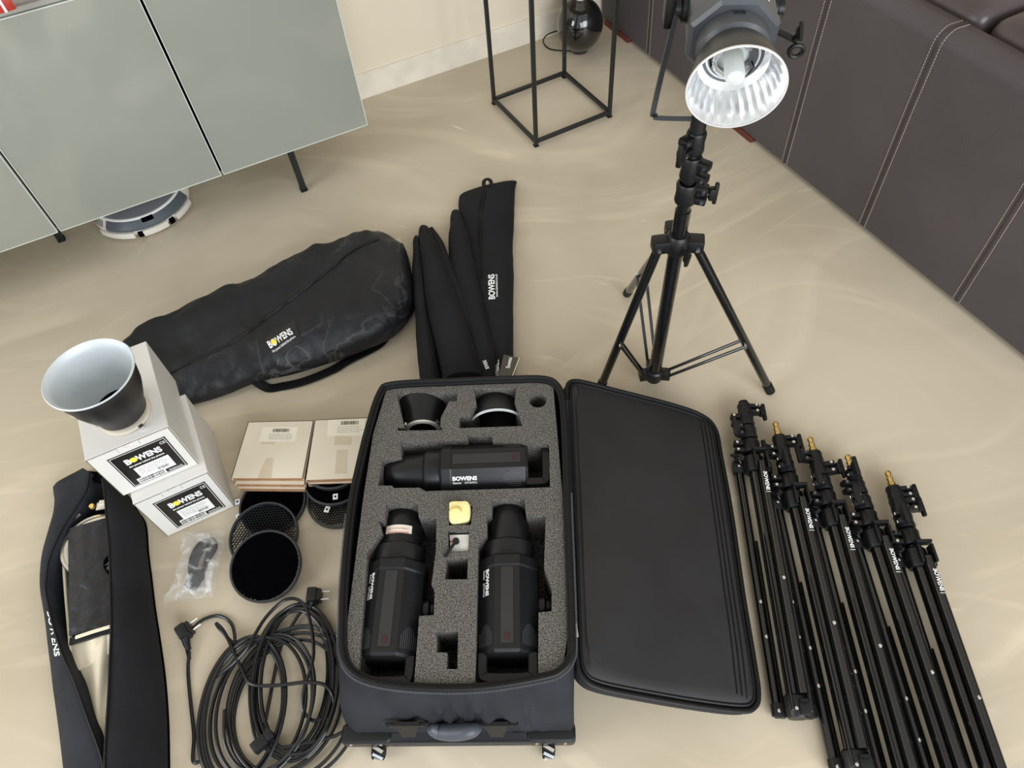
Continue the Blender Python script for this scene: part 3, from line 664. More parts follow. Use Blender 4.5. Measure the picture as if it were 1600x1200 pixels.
mb = MB(TH); mb.lathe([(.0862, y1+.0905), (.0895, y1+.0905), (.0895, y1+.0935), (.0862, y1+.0935), (.0862, y1+.0905)], 64, T=RX); mb.build('rim', mat('bright rolled rim', srgb(225, 225, 225), .35, metal=.4), rf)
mb = MB(TH); mb.lathe([(0, y1-.004), (.05, y1-.004), (.05, y1+.006), (.046, y1+.008), (.044, y1-.001), (0, y1-.001)], 40, T=RX); mb.build('socket', m_silver, hd)
mb = MB(TH); mb.lathe([(0, y1-.002), (.0165, y1-.002), (.0185, y1+.004), (.0185, y1+.058), (.016, y1+.066), (.009, y1+.071), (0, y1+.072)], 32, T=RX); mb.build('modelling_bulb', mat('frosted glass', srgb(228, 232, 228), .3, Transmission_Weight=.25), hd)
mb = MB(TH); mb.tube([(.034*math.cos(a), y1+.016, .034*math.sin(a)) for a in [R(-150+i*12) for i in range(25)]], .0045, 10)
for a in (R(-150), R(138)): mb.tube([(.034*math.cos(a), y1+.016, .034*math.sin(a)), (.034*math.cos(a), y1-.002, .034*math.sin(a))], .0045, 10)
mb.build('flash_tube', mat('clear glass tube', (.95, .95, .93, 1), .04, Transmission_Weight=.9), hd)
mb = MB(TH)
for a in (R(195), R(-15)): mb.tube([(.036*math.cos(a), y1+.0, .036*math.sin(a)), (.041*math.cos(a), y1+.02, .041*math.sin(a)), (.046*math.cos(a+.5), y1+.012, .046*math.sin(a+.5))], .0014, 6)
mb.build('spring_clip', m_black, hd)
# yoke: pivots on both sides, U bar that hangs to the stand
yc = HY0+HL*.52
for s_ in (-1, 1):
    mb = MB(TH); TT = Matrix.Translation((s_*(BW-.004), yc, 0)) @ Matrix.Rotation(s_*math.pi/2, 4, 'Y')
    mb.lathe([(0, 0), (.027, 0), (.027, .014), (.019, .018), (.019, .028), (0, .028)], 28, T=TT); mb.build('pivot', m_plastic, hd)
mb = MB(TH); mb.box((.02, .045, .07), ((BW+.036), yc, .004), bev=.007); mb.build('pivot_grip', m_plastic, hd)
# U bar in the world: plane of the two pivots and the stand's axis
pl = TH @ Vector((-(BW+.02), yc, 0)); prt = TH @ Vector((BW+.02, yc, 0)); pm = (pl+prt)/2
T_off = Vector((base.x, base.y, ZTOP))
def br(p, t, dx): return p+(t-p)*0
dn = (T_off-pm); dn_l = dn.length; dnn = dn.normalized()
latv = (prt-pl).normalized()
drop = dn_l-.012
ypts = [pl, pl+dnn*(drop-.022), pl+dnn*(drop-.006)+latv*.006, pl+dnn*drop+latv*.022, prt+dnn*drop-latv*.022, prt+dnn*(drop-.006)-latv*.006, prt+dnn*(drop-.022), prt]
mb = MB(); rr_ = []
bn = latv.cross(dnn).normalized()
yp = catmull(ypts, 5)
K = len(yp); rings = []
for i, p in enumerate(yp):
    d = (yp[min(i+1, K-1)]-yp[max(i-1, 0)]).normalized(); n2 = d.cross(bn).normalized()
    rings.append([p+bn*.012+n2*.0045, p-bn*.012+n2*.0045, p-bn*.012-n2*.0045, p+bn*.012-n2*.0045])
mb.loft(rings); mb.build('yoke', m_plastic, hd)
mb = MB(); mb.tube([T_off-UP*.02, T_off+UP*.035], .0155, 24); mb.build('stand_socket', m_plastic, hd)
mb = MB(TH @ Matrix.Scale(-1, 4, Vector((1, 0, 0)))); kx = BW+.03
mb.tube([(kx-.01, yc+.03, -.03), (kx+.028, yc+.045, -.04)], .006, 10); wing_knob(mb, Vector((kx+.02, yc+.045, -.036)), Vector((.3, .3, 1)), Vector((0, 1, 0)), .9)
mb.lathe([(.013+.005*math.cos(t*math.pi/4), .005*math.sin(t*math.pi/4)) for t in range(9)], 24, T=Matrix.Translation((kx+.03, yc+.05, -.058)) @ Matrix.Rotation(math.pi/2, 4, 'X') ); mb.build('umbrella_clamp', m_plastic, hd)
# side lettering near the top edge of the frame
n = Vector((-math.sin(math.pi/4), 0, math.cos(math.pi/4))); xd = Vector((0, 1, 0)); yd = n.cross(xd)
mb = MB(TH); letters(mb, 'BOWENS', frame(n*(BW+.0008)+Vector((0, HY0+HL-.10, 0))-yd*.006, xd, yd), .06, .011, .0006, .035); mb.build('lettering', m_white, hd, 0)

BW = .064
# ------------------------------------------------------------------ suitcase
ZR = .225
rim_px = [(612, 597), (700, 592), (800, 588), (850, 588), (872, 598), (883, 625), (888, 700), (891, 800), (895, 900), (898, 1000), (895, 1030), (880, 1050), (850, 1062), (750, 1078), (650, 1078), (580, 1068), (545, 1050), (531, 1020), (530, 970), (533, 900), (544, 790), (557, 725), (572, 665), (590, 612)]
rim = catmull([G(x, y, ZR) for x, y in rim_px], 4, True)
RC = [G(598, 596, ZR), G(880, 588, ZR), G(899, 1055, ZR), G(528, 1072, ZR)]
BLc, BRc = G(541, 1151, .03), G(897, 1148, .03); wdir = (BRc-BLc).normalized(); pdir = Vector((-wdir.y, wdir.x, 0))
Llen = (RC[0]-BLc).dot(pdir)+.012
BC = [BLc+pdir*Llen, BRc+pdir*Llen, BRc, BLc]
def inv_bilin(p, Q):   # Q: TL,TR,BR,BL
    u = v = .5
    for _ in range(12):
        f = Q[3].lerp(Q[2], u).lerp(Q[0].lerp(Q[1], u), v)-p
        du = (Q[2]-Q[3]).lerp(Q[1]-Q[0], v); dv_ = Q[0].lerp(Q[1], u)-Q[3].lerp(Q[2], u)
        det = du.x*dv_.y-du.y*dv_.x; u -= (f.x*dv_.y-f.y*dv_.x)/det; v -= (du.x*f.y-du.y*f.x)/det
    return u, v
uvs = [inv_bilin(p, RC) for p in rim]
def base_pt(u, v, k, z):
    uu = min(1, max(0, .5+(u-.5)*k)); vv = min(1, max(0, .5+(v-.5)*k))
    q = BC[3].lerp(BC[2], uu).lerp(BC[0].lerp(BC[1], uu), vv); q.z = z; return q
def ringz(t, z, k=1.0, wr=0):
    out = []
    for i, (u, v) in enumerate(uvs):
        b_ = base_pt(u, v, k, z); r_ = rim[i]; q = b_.lerp(Vector((r_.x, r_.y, z)), t); q.z = z
        out.append(q)
    return out
def inset(ring, d, z):
    n = len(ring); out = []
    for i in range(n):
        t = (ring[(i+1) % n]-ring[i-1]); t.z = 0; t.normalize(); nn = Vector((t.y, -t.x, 0)); out.append(Vector((ring[i].x, ring[i].y, z))+nn*d)
    return out
cx = sum(rim, Vector())/len(rim)
tst = inset(rim, .01, ZR); sgn = 1 if (tst[0]-cx).length < (rim[0]-cx).length else -1
case = thing('suitcase', 'open black wheeled equipment suitcase lined with cut charcoal foam', 'suitcase', Vector((cx.x, cx.y, 0)))
mb = MB()
rr0 = [ringz(0, .018, .985), ringz(0, .024, 1.03), ringz(0, .05, 1.04), ringz(.05, .09, 1.035), ringz(.22, .14, 1.03), ringz(.5, .18, 1.02), ringz(.82, .208, 1.0), inset(rim, -.001*sgn, ZR-.006)]
# puckered cloth on the front
for ri, ring in enumerate(rr0[4:7]):
    for i, p in enumerate(ring):
        u, v = uvs[i]
ring_hi = []
def resample(ring, n):
    L = [0]
    for i in range(len(ring)): L.append(L[-1]+(ring[(i+1) % len(ring)]-ring[i]).length)
    out = []; j = 0
    for k in range(n):
        t = L[-1]*k/n
        while L[j+1] < t: j += 1
        f = (t-L[j])/(L[j+1]-L[j]); out.append(ring[j].lerp(ring[(j+1) % len(ring)], f))
    return out
def upsample(ring, m): return catmull(ring, m, True)
rr1 = [upsample(r, 4) for r in rr0]
for ri in (3, 4, 5, 6):
    amp = {3: .003, 4: .008, 5: .009, 6: .006}[ri]
    for i, p in enumerate(rr1[ri]):
        if p.y < .45 and abs(p.x+.14) < .17:
            fall = min(1, (.17-abs(p.x+.14))/.06); k = math.sin(p.x*150+p.z*60+2.2*noise.noise(Vector((p.x*12, 0, 0))))*amp*fall
            p.y += k; p.z += k*.4
mb.loft(rr1, True, False); sh = mb.build('shell', m_case, case, 60)
# piping rim and zip tape
mb = MB(); mb.tube([Vector((p.x, p.y, ZR-.002)) for p in inset(rim, .004*sgn, ZR)], .0065, 10, loop=True); mb.build('rim_piping', m_pipe, case)
mb = MB(); zr = [inset(rim, .009*sgn, ZR-.003), inset(rim, .015*sgn, ZR-.006), inset(rim, .016*sgn, .10), inset(rim, .004*sgn, .10), inset(rim, .004*sgn, ZR-.004)]
mb.loft(zr, False, False, loop=True); mb.build('inner_wall', m_pipe, case)
# zip teeth along the outer edge, lower half
teeth = MB(); rt_ = resample(inset(rim, -.0035*sgn, ZR-.004), 620)
for i, p in enumerate(rt_):
    if p.y < .75:
        q = rt_[(i+1) % len(rt_)]; d = (q-p); d.z = 0; d.normalize(); s_v = Vector((d.y, -d.x, 0))
        teeth.box((.0016, .005, .002), Vector((p.x, p.y, ZR-.003)), Matrix((d, s_v, UP)).transposed())
tz = teeth.build('zip_teeth', mat('grey zip teeth', srgb(96, 98, 104), .3), case, 0); tz['kind'] = 'stuff'
# lower ribbed panel, corner guards, feet, handle
fy = -pdir
def ff(u, z, out=0): q = BLc.lerp(BRc, u); return Vector((q.x, q.y, z))+fy*out
mb = MB(); nR = 90
fo = .014
mb.loft([[ff(.2, .02, 0), ff(.2, .02, fo), ff(.2, .062, fo), ff(.2, .062, 0)], [ff(.82, .02, 0), ff(.82, .02, fo), ff(.82, .062, fo), ff(.82, .062, 0)]])
for i in range(nR):
    u = .21+.6*i/nR; mb.box((.0026, .005, .042), ff(u, .041, fo+.002), Matrix((wdir, pdir, UP)).transposed())
mb.build('ribbed_panel', mat('ribbed grey rubber', srgb(40, 42, 46), .5), case, 0)
for (u0, u1) in ((0.0, .21), (.80, 1.0)):
    mb = MB(); c = ff((u0+u1)/2, .042, .0); mb.box(((u1-u0)*(BRc-BLc).length+.006, .04, .05), c+fy*.0, Matrix((wdir, pdir, UP)).transposed(), bev=.012, seg=3); g_ = mb.build('corner_guard', m_plastic, case)
    for uu in (u0+.04, u1-.04):
        mb = MB(); mb.lathe([(0, 0), (.004, 0), (.004, .002), (0, .003)], 12, T=Matrix.Translation(ff(uu, .055, .02)) @ Matrix.Rotation(math.pi/2, 4, 'X')); mb.build('screw', m_steel, g_)
for u in (.145, .885):
    mb = MB(); c = ff(u, .0, .026); T_ = Matrix.Translation(Vector((c.x, c.y, .0185))) @ Matrix((UP, pdir, wdir)).transposed().to_4x4()
    prof = []
    for i in range(6): prof += [(.0165, -.012+i*.0045), (.018, -.0105+i*.0045), (.0165, -.009+i*.0045)]
    mb.lathe([(0, -.0125)]+prof+[(0, .016)], 24, T=T_); wh = mb.build('wheel', m_rubber, case)
    mb = MB(T_)
    for i in range(8):
        a = i*math.pi/4; mb.box((.004, .007, .024), (.0168*math.cos(a), .0168*math.sin(a), .002), Matrix.Rotation(a, 3, 'Z') @ Matrix.Rotation(.5, 3, 'X'))
    mb.build('wheel_tread', m_chrome, wh)
# haul handle on the front face
hz = .105
mb = MB(); rotf = Matrix((wdir, pdir, UP)).transposed()
def fs_pt(u, z):      # point on the outer front at height z
    cands = rr1
    best = None
    target = ff(u, z)
    hit = SHB.ray_cast(target+fy*.4, pdir)
    return hit[0] if hit[0] else target
SHB = MB(); SHB.loft(rr1, True, False); SHB = SHB.bvh()
def on_front(px, py):
    d = (_fw + CR*((px-800)/FPX) - CU*((py-600)/FPX)).normalized(); h = SHB.ray_cast(CAMP, d); return h[0] if h[0] else G(px, py, .06)
mb = MB(); mb.tube(catmull([on_front(672, 1130)+fy*.008, on_front(685, 1129)+fy*.016, on_front(710, 1128)+fy*.019, on_front(736, 1128)+fy*.016, on_front(748, 1129)+fy*.008], 5), [.006+.011*math.sin(math.pi*i/20)**.6 for i in range(21)], 16); mb.build('handle_grip', mat('grey rubber grip', srgb(66, 70, 78), .45), case)
for pxx in (638, 776):
    p = on_front(pxx, 1129); mb = MB(); mb.loft([[p+wdir*a+UP*.02+fy*.002 for a in (-.027, .027)]+[p+wdir*a+UP*.02+fy*.010 for a in (.025, -.025)], [p+wdir*a-UP*.02+fy*.006 for a in (-.015, .015)]+[p+wdir*a-UP*.02+fy*.024 for a in (.013, -.013)]])
    mo = mb.build('handle_mount', m_plastic, case)
    for s_ in (-1, 1):
        mb = MB(); mb.box((.022, .009, .010), p+wdir*s_*.034+UP*.012+fy*.006, rotf, bev=.003); mb.lathe([(0, 0), (.004, 0), (0, .002)], 12, T=Matrix.Translation(p+wdir*s_*.038+UP*.012+fy*.0105) @ Matrix.Rotation(math.pi/2, 4, 'X')); mb.build('mount_lug', m_plastic, mo)
# zip pull at the right side
zp = G(897, 985, ZR-.01)
mb = MB(); mb.box((.012, .03, .006), zp+Vector((.002, 0, 0)), None, bev=.003); mb.build('zip_pull', m_steel, case)
# foam with pockets
ZF = .214
foam_out = [(612, 604), (640, 600.5), (855, 594), (864, 600), (870, 667), (879, 775), (887, 991), (879, 1048), (850, 1061), (743, 1074), (610, 1071), (550, 1056), (536, 1025), (568, 775), (583, 678), (603, 612)]
pk = [[(619.4, 612), (714, 614), (714, 627), (702, 627), (689, 652), (688, 667), (691, 667), (691, 672), (621, 673), (621, 667), (632, 667), (625, 641)],
 [(738.6, 607), (806.6, 606.4), (804, 627.7), (817, 665.6), (717.8, 669), (717.8, 650.4), (733.6, 649), (744.4, 630), (741, 612.5)],
 [(626, 690.5), (731, 688), (731, 680.8), (768.3, 680.8), (770, 691.6), (858, 694.8), (859.3, 761.5), (665, 767.6), (655.6, 762), (615.5, 762.5), (612, 758.8), (590.6, 758.8), (597, 716.5), (626.8, 714.3)],
 [(604, 788), (652.7, 787.3), (654, 807), (682, 810), (681, 863), (674, 914), (679, 919), (678, 961), (655, 962.5), (647, 1069), (559.5, 1060), (574, 863), (597, 832), (592, 813), (601, 817)],
 [(768.7, 780.7), (819, 780), (822, 803), (852.7, 807), (850, 887), (862, 919), (862, 955), (841.5, 957), (840.7, 1063), (742, 1071), (747, 850), (760.7, 835), (760, 804.7), (768, 804)],
 [(703, 790), (738, 789), (736, 820), (701, 821)], [(700, 829.6), (733.7, 830), (732, 860), (701, 862)], [(697.6, 872.7), (731.4, 872), (730, 905), (695, 905.4)],
 [(681.5, 986.5), (716, 986.5), (714.5, 1045.5), (698, 1045.5), (698.5, 1019.5), (682.5, 1019.5)]]
cu = bpy.data.curves.new('foam', 'CURVE'); cu.dimensions = '2D'; cu.fill_mode = 'BOTH'; cu.extrude = .07
def add_sp(pts):
    s_ = cu.splines.new('POLY'); s_.points.add(len(pts)-1); s_.use_cyclic_u = True
    for q, p in zip(s_.points, pts): q.co = (p.x, p.y, 0, 1)
add_sp([G(x, y, ZF) for x, y in foam_out])
for h in pk: add_sp([G(x, y, ZF) for x, y in h])
hc_ = G(840.4, 625.5, ZF); hrad = (G(854, 625.5, ZF)-hc_).length; add_sp([hc_+Vector((hrad*math.cos(a), hrad*math.sin(a), 0)) for a in [2*math.pi*i/28 for i in range(28)]])
oc_ = bpy.data.objects.new('foam', cu); COL.objects.link(oc_); bpy.context.view_layer.update(); me = bpy.data.meshes.new_from_object(oc_)
mb = MB(Matrix.Translation((0, 0, ZF-.07))); mb.add([v.co.copy() for v in me.vertices], [tuple(p.vertices) for p in me.polygons])
bpy.data.objects.remove(oc_); bpy.data.curves.remove(cu); bpy.data.meshes.remove(me)
mb.T = Matrix.Identity(4); mb.slab([G(x, y, ZF) for x, y in foam_out], .03, ZF-.139); mb.build('foam_insert', m_foam, case, 0)
# lid
lid_px = [(897, 593), (930, 599), (962, 607.5), (1053, 631), (1099, 648), (1120, 670), (1129, 713), (1145, 800), (1163, 924), (1182, 1038), (1188, 1085), (1182, 1106), (1160, 1113), (1090, 1105), (1007, 1091), (939, 1077), (912, 1062), (900, 1035), (897, 970), (894, 880), (890, 760), (886, 650), (885, 605)]
def lid_z(x, y):
    xl = 886+(y-600)*.033; xr = 1112+(y-655)*.17; t = max(0, min(1, (x-xl)/(xr-xl))); return .205+(.05-.205)*t
lo = catmull([G(x, y, lid_z(x, y)) for x, y in lid_px], 4, True)
nl = (G(1100, 660, lid_z(1100, 660))-G(890, 660, lid_z(890, 660))).cross(G(900, 1040, lid_z(900, 1040))-G(890, 660, lid_z(890, 660))).normalized()
if nl.z < 0: nl = -nl
lcx = sum(lo, Vector())/len(lo)
def lin(k, h): return [lcx+(p-lcx)*k+nl*h for p in lo]
def lins(d, h):
    out = []; n = len(lo)
    for i in range(n):
        t = (lo[(i+1) % n]-lo[i-1]).normalized(); nn = t.cross(nl).normalized()
        if nn.dot(lcx-lo[i]) < 0: nn = -nn
        out.append(lo[i]+nn*d+nl*h)
    return out
mb = MB(); rgs = [lins(.03, -.042), lins(.008, -.04), lins(.0, -.03), lins(0, -.006)]
for r_ in rgs:
    for p in r_: p.z = max(p.z, .003)
mb.loft(rgs, True, False); ld_ = mb.build('lid_shell', m_case, case, 60)
mb = MB(); mb.tube(lins(.003, -.003), .0062, 10, loop=True); mb.build('lid_piping', m_pipe, case)
mb = MB(); mb.tube(lins(.014, -.002), .004, 8, loop=True); mb.build('lid_inner_seam', m_pipe, case)
mb = MB(); pr_ = [lins(.006, -.006), lins(.016, -.001), lins(.03, .0035)]
for k in (.88, .78, .62, .45, .28, .12): 
    ring = lin(k, .006)
    for p in ring: p += nl*(noise.noise(p*7)*.004)
    pr_.append(ring)
mb.loft(pr_, False, True); lvb = mb.bvh(); mb.build('lid_lining', m_lid, case, 60)
# two long seams near the far side of the lining
for x0, x1 in (((1092, 655), (1150, 1085)), ((1098, 657), (1158, 1088)), ((1104, 660), (1166, 1092))):
    pts = []
    for i in range(24):
        t = i/23; px, py = x0[0]+(x1[0]-x0[0])*t-6*math.sin(t*math.pi)*0, x0[1]+(x1[1]-x0[1])*t; p = G(px, py, lid_z(px, py)); h = lvb.ray_cast(p+nl*.2, -nl); pts.append((h[0] if h[0] else p)+nl*.0008)
    mb = MB(); mb.tube(pts, .0016, 6); mb.build('lining_seam', m_pipe, case)
# cloth hinge between body and lid
hp = [(886.5, 625), (888, 700), (892, 800), (895, 900), (898, 1000), (899, 1030)]
mb = MB(); mb.loft([[G(x-3, y, ZR-.006), G(x+2, y, ZR-.022), G(x+8, y, .197), G(x+8, y, .192), G(x+2, y, ZR-.03), G(x-3, y, ZR-.012)] for x, y in hp]); mb.build('hinge_cloth', m_case, case)

# ---- things in the foam
def inwards_matrix(pf, pr_, zc):    # axis from rear pixel to front pixel on plane zc
    f = G(pf[0], pf[1], zc); r_ = G(pr_[0], pr_[1], zc); d = (f-r_).normalized(); x = d.cross(UP).normalized(); return f, r_, Matrix.Translation(r_) @ Matrix((x, d, UP)).transposed().to_4x4()
TOT = .045+.21+.04+.096
def cased_head(label, pf, pr_, zc, sticker=False, side=-1, along=-1, brk=1):
    f, r_, T_ = inwards_matrix(pf, pr_, zc); L = (f-r_).length
    T_ = Matrix.Translation((f+r_)/2-(f-r_).normalized()*TOT/2) @ Matrix.Translation(-r_) @ T_
    o = thing('studio_flash', label, 'studio flash', M_=T_, group='flash heads in the suitcase foam')
    sc_ = min(1.04, L/TOT)
    head_body(o, m_head, T_); head_letters(o, T_, side=side, along=along); cap(o, T_, sticker=sticker); bracket(o, T_)
    return o, T_
ZC = .158
E1 = cased_head('black studio flash lying crosswise in the foam above the other two', (602, 742), (858, 733), ZC, side=-1, along=-1)
E2 = cased_head('black studio flash upright in the left pocket with a cream warning sticker', (632, 800), (604, 1072), ZC, sticker=True)
E3 = cased_head('black studio flash upright in the right pocket without any sticker', (795, 792), (795, 1070), ZC)
# small reflectors
def cased_reflector(label, prim, pneck, zc, rr, rn, flip):
    a = G(prim[0], prim[1], zc); b_ = G(pneck[0], pneck[1], zc); d = (b_-a).normalized(); L = (b_-a).length
    T_ = Matrix.Translation(a) @ Matrix((d.cross(UP).normalized(), d, UP)).transposed().to_4x4()
    o = thing('small_reflector', label, 'reflector', M_=T_, group='reflectors in the suitcase foam')
    mb = MB(T_); mb.lathe([(rr-.003, .001), (rr, .0), (rr*.985, L*.1), (rr*.92, L*.35), (rr*.74, L*.62), (rn*1.04, L*.82), (rn, L*.86), (rn, L), (rn-.003, L), (rn-.004, L*.86), (rr*.72, L*.62), (rr*.9, L*.35), (rr-.003, .001)], 56, T=RX); mb.build('shell', m_plastic, o, 50)
    mb = MB(T_); mb.lathe([(rr-.003, -.0015), (rr+.0015, -.0015), (rr+.0015, .003), (rr-.003, .003), (rr-.003, -.0015)], 56, T=RX); mb.build('rim', m_silver, o)
    mb = MB(T_); mb.lathe([(rn-.012, L-.001), (rn-.001, L-.001), (rn-.001, L+.0045), (rn-.012, L+.0045), (rn-.012, L-.001)], 40, T=RX); mb.build('bayonet_flange', m_card if not flip else m_chrome, o)
    for k in range(3):
        th = R(90+120*k+(15 if flip else 60)); mb = MB(T_); mb.box((.012, .008, .004), ((rn+.002)*math.cos(th), L-.002, (rn+.002)*math.sin(th)), Matrix.Rotation(-th+math.pi/2, 3, 'Y')); mb.build('bayonet_tab', m_chrome, o)
    return o
cased_reflector('small black reflector in the foam with its wide rim toward the back', (662, 620), (661, 671), .148, .068, .047, False)
cased_reflector('small black reflector in the foam with its wide rim toward the handle', (777, 664), (775, 617), .148, .070, .046, True)
# foam plug, card and hex key
yp_ = thing('foam_plug', 'pale yellow foam block with a crescent cut set in the foam tray', 'foam block', G(719, 806, .19))
c = G(719, 805, .2); mb = MB(); ring = []
for i in range(40):
    a = 2*math.pi*i/40; r_ = .0245/(abs(math.cos(a))**5+abs(math.sin(a))**5)**.2*(1+.05*math.sin(3*a+1)+(-.09 if 2.4 < a < 3.0 else 0)); ring.append(Vector((c.x+r_*math.cos(a), c.y+r_*math.sin(a), 0)))
m_yf = mat('yellow foam', srgb(240, 228, 160), .9, noise_s=60, noise_a=.04, bump=.3, bump_s=300)
def yr(k, z): return [Vector((c.x+(p.x-c.x)*k, c.y+(p.y-c.y)*k, z)) for p in ring]
mb.loft([yr(.94, .19), yr(1, .20), yr(1, .218), yr(.93, .226), yr(.5, .228)], True, True); mb.build('block', m_yf, yp_)
mb = MB(); arc = [Vector((c.x-.008+.014*math.cos(a), c.y-.006+.012*math.sin(a), .2285)) for a in [R(150-i*14) for i in range(12)]]; mb.tube(arc, [.0004+.0026*math.sin(math.pi*i/11) for i in range(12)], 6); mb.build('crescent_cut', mat('ochre cut', srgb(196, 170, 88), .9), yp_)
cdn = thing('white_card', 'small white card in the square foam pocket below the yellow block', 'card', G(718, 848, .15))
mb = MB(); q4 = [G(702.5, 836, .207), G(733, 835, .207), G(731.5, 860.5, .207), G(704, 861.5, .207)]; mb.quadslab(*q4, .13); mb.build('card_block', m_card, cdn, 0)
hk = thing('spigot_pin', 'black metal pin with a round head resting on the white card', 'pin', G(703, 862, .2))
p0 = G(712.5, 845.5, .214); p1_ = G(695, 869.5, .2185); mb = MB(); mb.tube([p0, p1_], .0036, 12); mb.build('shaft', m_plastic, hk)
mb = MB(); mb.lathe([(0, -.006), (.006, -.006), (.0075, -.003), (.0075, .003), (.006, .006), (0, .006)], 20, T=Matrix.Translation(p0)); mb.build('head', m_plastic, hk)
mb = MB(); mb.tube([p0, p0+Vector((-.014, .003, -.006))], .0015, 8); mb.build('red_wire', mat('red wire', srgb(170, 60, 40), .5), hk)

# ------------------------------------------------------------------ white boxes
def box_label(parent, T_, W, H):       # lettered black label in the front plane, T_: x right, y up, z out
    L0x, L0y, LW, LH = W*.19, H*.10, W*.70, H*.76
    mb = MB(T_); mb.box((LW, LH, .0008), (L0x+LW/2, L0y+LH/2, .0004)); lb = mb.build('label', m_label, parent, 0)
    mb = MB(T_); t_ = .0011; e = .0035
    for (cx_, cy_, w_, h_) in ((L0x+LW/2, L0y+LH-e, LW-2*e, t_), (L0x+LW/2, L0y+e, LW-2*e, t_), (L0x+e, L0y+LH/2, t_, LH-2*e), (L0x+LW-e, L0y+LH/2, t_, LH-2*e)): mb.box((w_, h_, .0006), (cx_, cy_, .0011))
    mb.build('border', m_white, lb, 0)
    mb = MB(T_); letters(mb, 'B', T_ if False else Matrix.Identity(4), LW*.095, LH*.16, .0006, .04, L0x+LW*.19, L0y+LH*.66)
    letters(mb, 'WENS', Matrix.Identity(4), LW*.44, LH*.16, .0006, .04, L0x+LW*.385, L0y+LH*.66)
    letters(mb, 'the power behind the picture', Matrix.Identity(4), LW*.62, LH*.065, .0006, .015, L0x+LW*.19, L0y+LH*.55)
    letters(mb, 'CE', Matrix.Identity(4), LW*.09, LH*.07, .0006, .0, L0x+LW*.86, L0y+LH*.84)
    letters(mb, 'bowens.co.uk', Matrix.Identity(4), LW*.24, LH*.05, .0006, .0, L0x+LW*.68, L0y+LH*.055)
    # shift up to sit on the label
    for v in mb.v: v += (T_.to_3x3() @ Vector((0, 0, .0009)))
    mb.build('lettering', m_white, lb, 0)
    mb = MB(T_); mb.lathe([(0, .0009), (LH*.066, .0009), (LH*.066, .0017), (0, .0017)], 24, T=Matrix.Translation((L0x+LW*.335, L0y+LH*.74, 0))); mb.build('yellow_dot', m_yellow, lb, 0)
    mb = MB(T_); mb.box((LW*.62, LH*.36, .0008), (L0x+LW*.53, L0y+LH*.325, .0012), bev=.0003); mb.box((LW*.50, LH*.17, .0008), (L0x+LW*.38, L0y+LH*.11, .0014)); ps = mb.build('address_sticker', m_sticker, lb, 0)
    mb = MB(T_); random.seed(5)
    for r_ in range(5):
        xx = L0x+LW*.27
        while xx < L0x+LW*.72:
            ww = random.uniform(.003, .012); mb.box((ww, .0011, .0003), (xx+ww/2, L0y+LH*(.45-.045*r_), .0018)); xx += ww+.0025
    mb.build('fine_print', m_grey, ps, 0)
    mb = MB(T_); xx = L0x+LW*.15
    while xx < L0x+LW*.6:
        ww = random.uniform(.0006, .002); mb.box((ww, LH*.06, .0003), (xx, L0y+LH*.085, .0021)); mb.box((ww*1.3, LH*.035, .0003), (xx+.001, L0y+LH*.15, .0021)); xx += ww+random.uniform(.0007, .0016)
    for i in range(10): mb.box((random.uniform(.0006, .0016), LH*.07, .0003), (L0x+LW*(.55+.02*i), L0y+LH*.24, .0018))
    mb.build('barcode', m_label, ps, 0)
def carton(name, label, fl, fr, z0, z1, depth, grp):
    A = G(fl[0], fl[1], z0); B = G(fr[0], fr[1], z0); x = (B-A).normalized(); bk = Vector((-x.y, x.x, 0)); W = (B-A).length; H = z1-z0
    T_ = Matrix.Translation(A) @ Matrix((x, UP, -bk)).transposed().to_4x4()     # x right, y up, z out (toward the viewer)
    o = thing(name, label, 'box', A+x*W/2+bk*depth/2, group=grp)
    mb = MB(T_); mb.box((W, H, depth), (W/2, H/2, -depth/2), bev=.0015, seg=1); mb.build('carton', m_card, o)
    # front flap, slightly smaller, with a cut thumb notch and side gaps
    mb = MB(T_); nt_ = [(0.0035, .003), (W-.0035, .003), (W-.0035, H-.004), (W*.62, H-.004), (W*.62, H-.001), (W*.5+.011, H-.001)]
    for i in range(9): a = math.pi*i/8; nt_.append((W*.5+.011*math.cos(a), H-.001-.011*math.sin(a)))
    nt_ += [(W*.36, H-.001), (W*.36, H-.004), (.0035, H-.004)]
    mb.loft([[(p[0], p[1], 0.0002) for p in nt_], [(p[0], p[1], .002) for p in nt_]]); fl_ = mb.build('front_flap', m_card, o, 0)
    mb = MB(T_)
    for xx in (.0018, W-.0018): mb.box((.0012, H-.002, .0012), (xx, H/2, .0003))
    mb.box((W-.004, .0010, .0012), (W/2, H-.0012, .0003)); mb.build('flap_gap', mat('shadowed board edge', srgb(92, 76, 62), .9), o, 0)
    mb = MB(T_)
    for k in (.36, .62): mb.box((.0008, .012, .0003), (W*k, H-.010, .0021))
    mb.build('flap_crease', m_grey, fl_, 0)
    T2 = T_ @ Matrix.Translation((0, 0, .002)); box_label(o, T2, W, H)
    return o, T_, W, H, x, bk
K2 = carton('white_carton', 'white carton with black label underneath, nearer the plastic bagged cable', (261, 838), (368, 790), 0, .185, .27, 'white cartons with black labels')
K1 = carton('white_carton', 'upper white carton with black label, the large reflector standing on it', (192, 775), (311, 724), .1865, .358, .29, 'white cartons with black labels')
zt1 = .3585
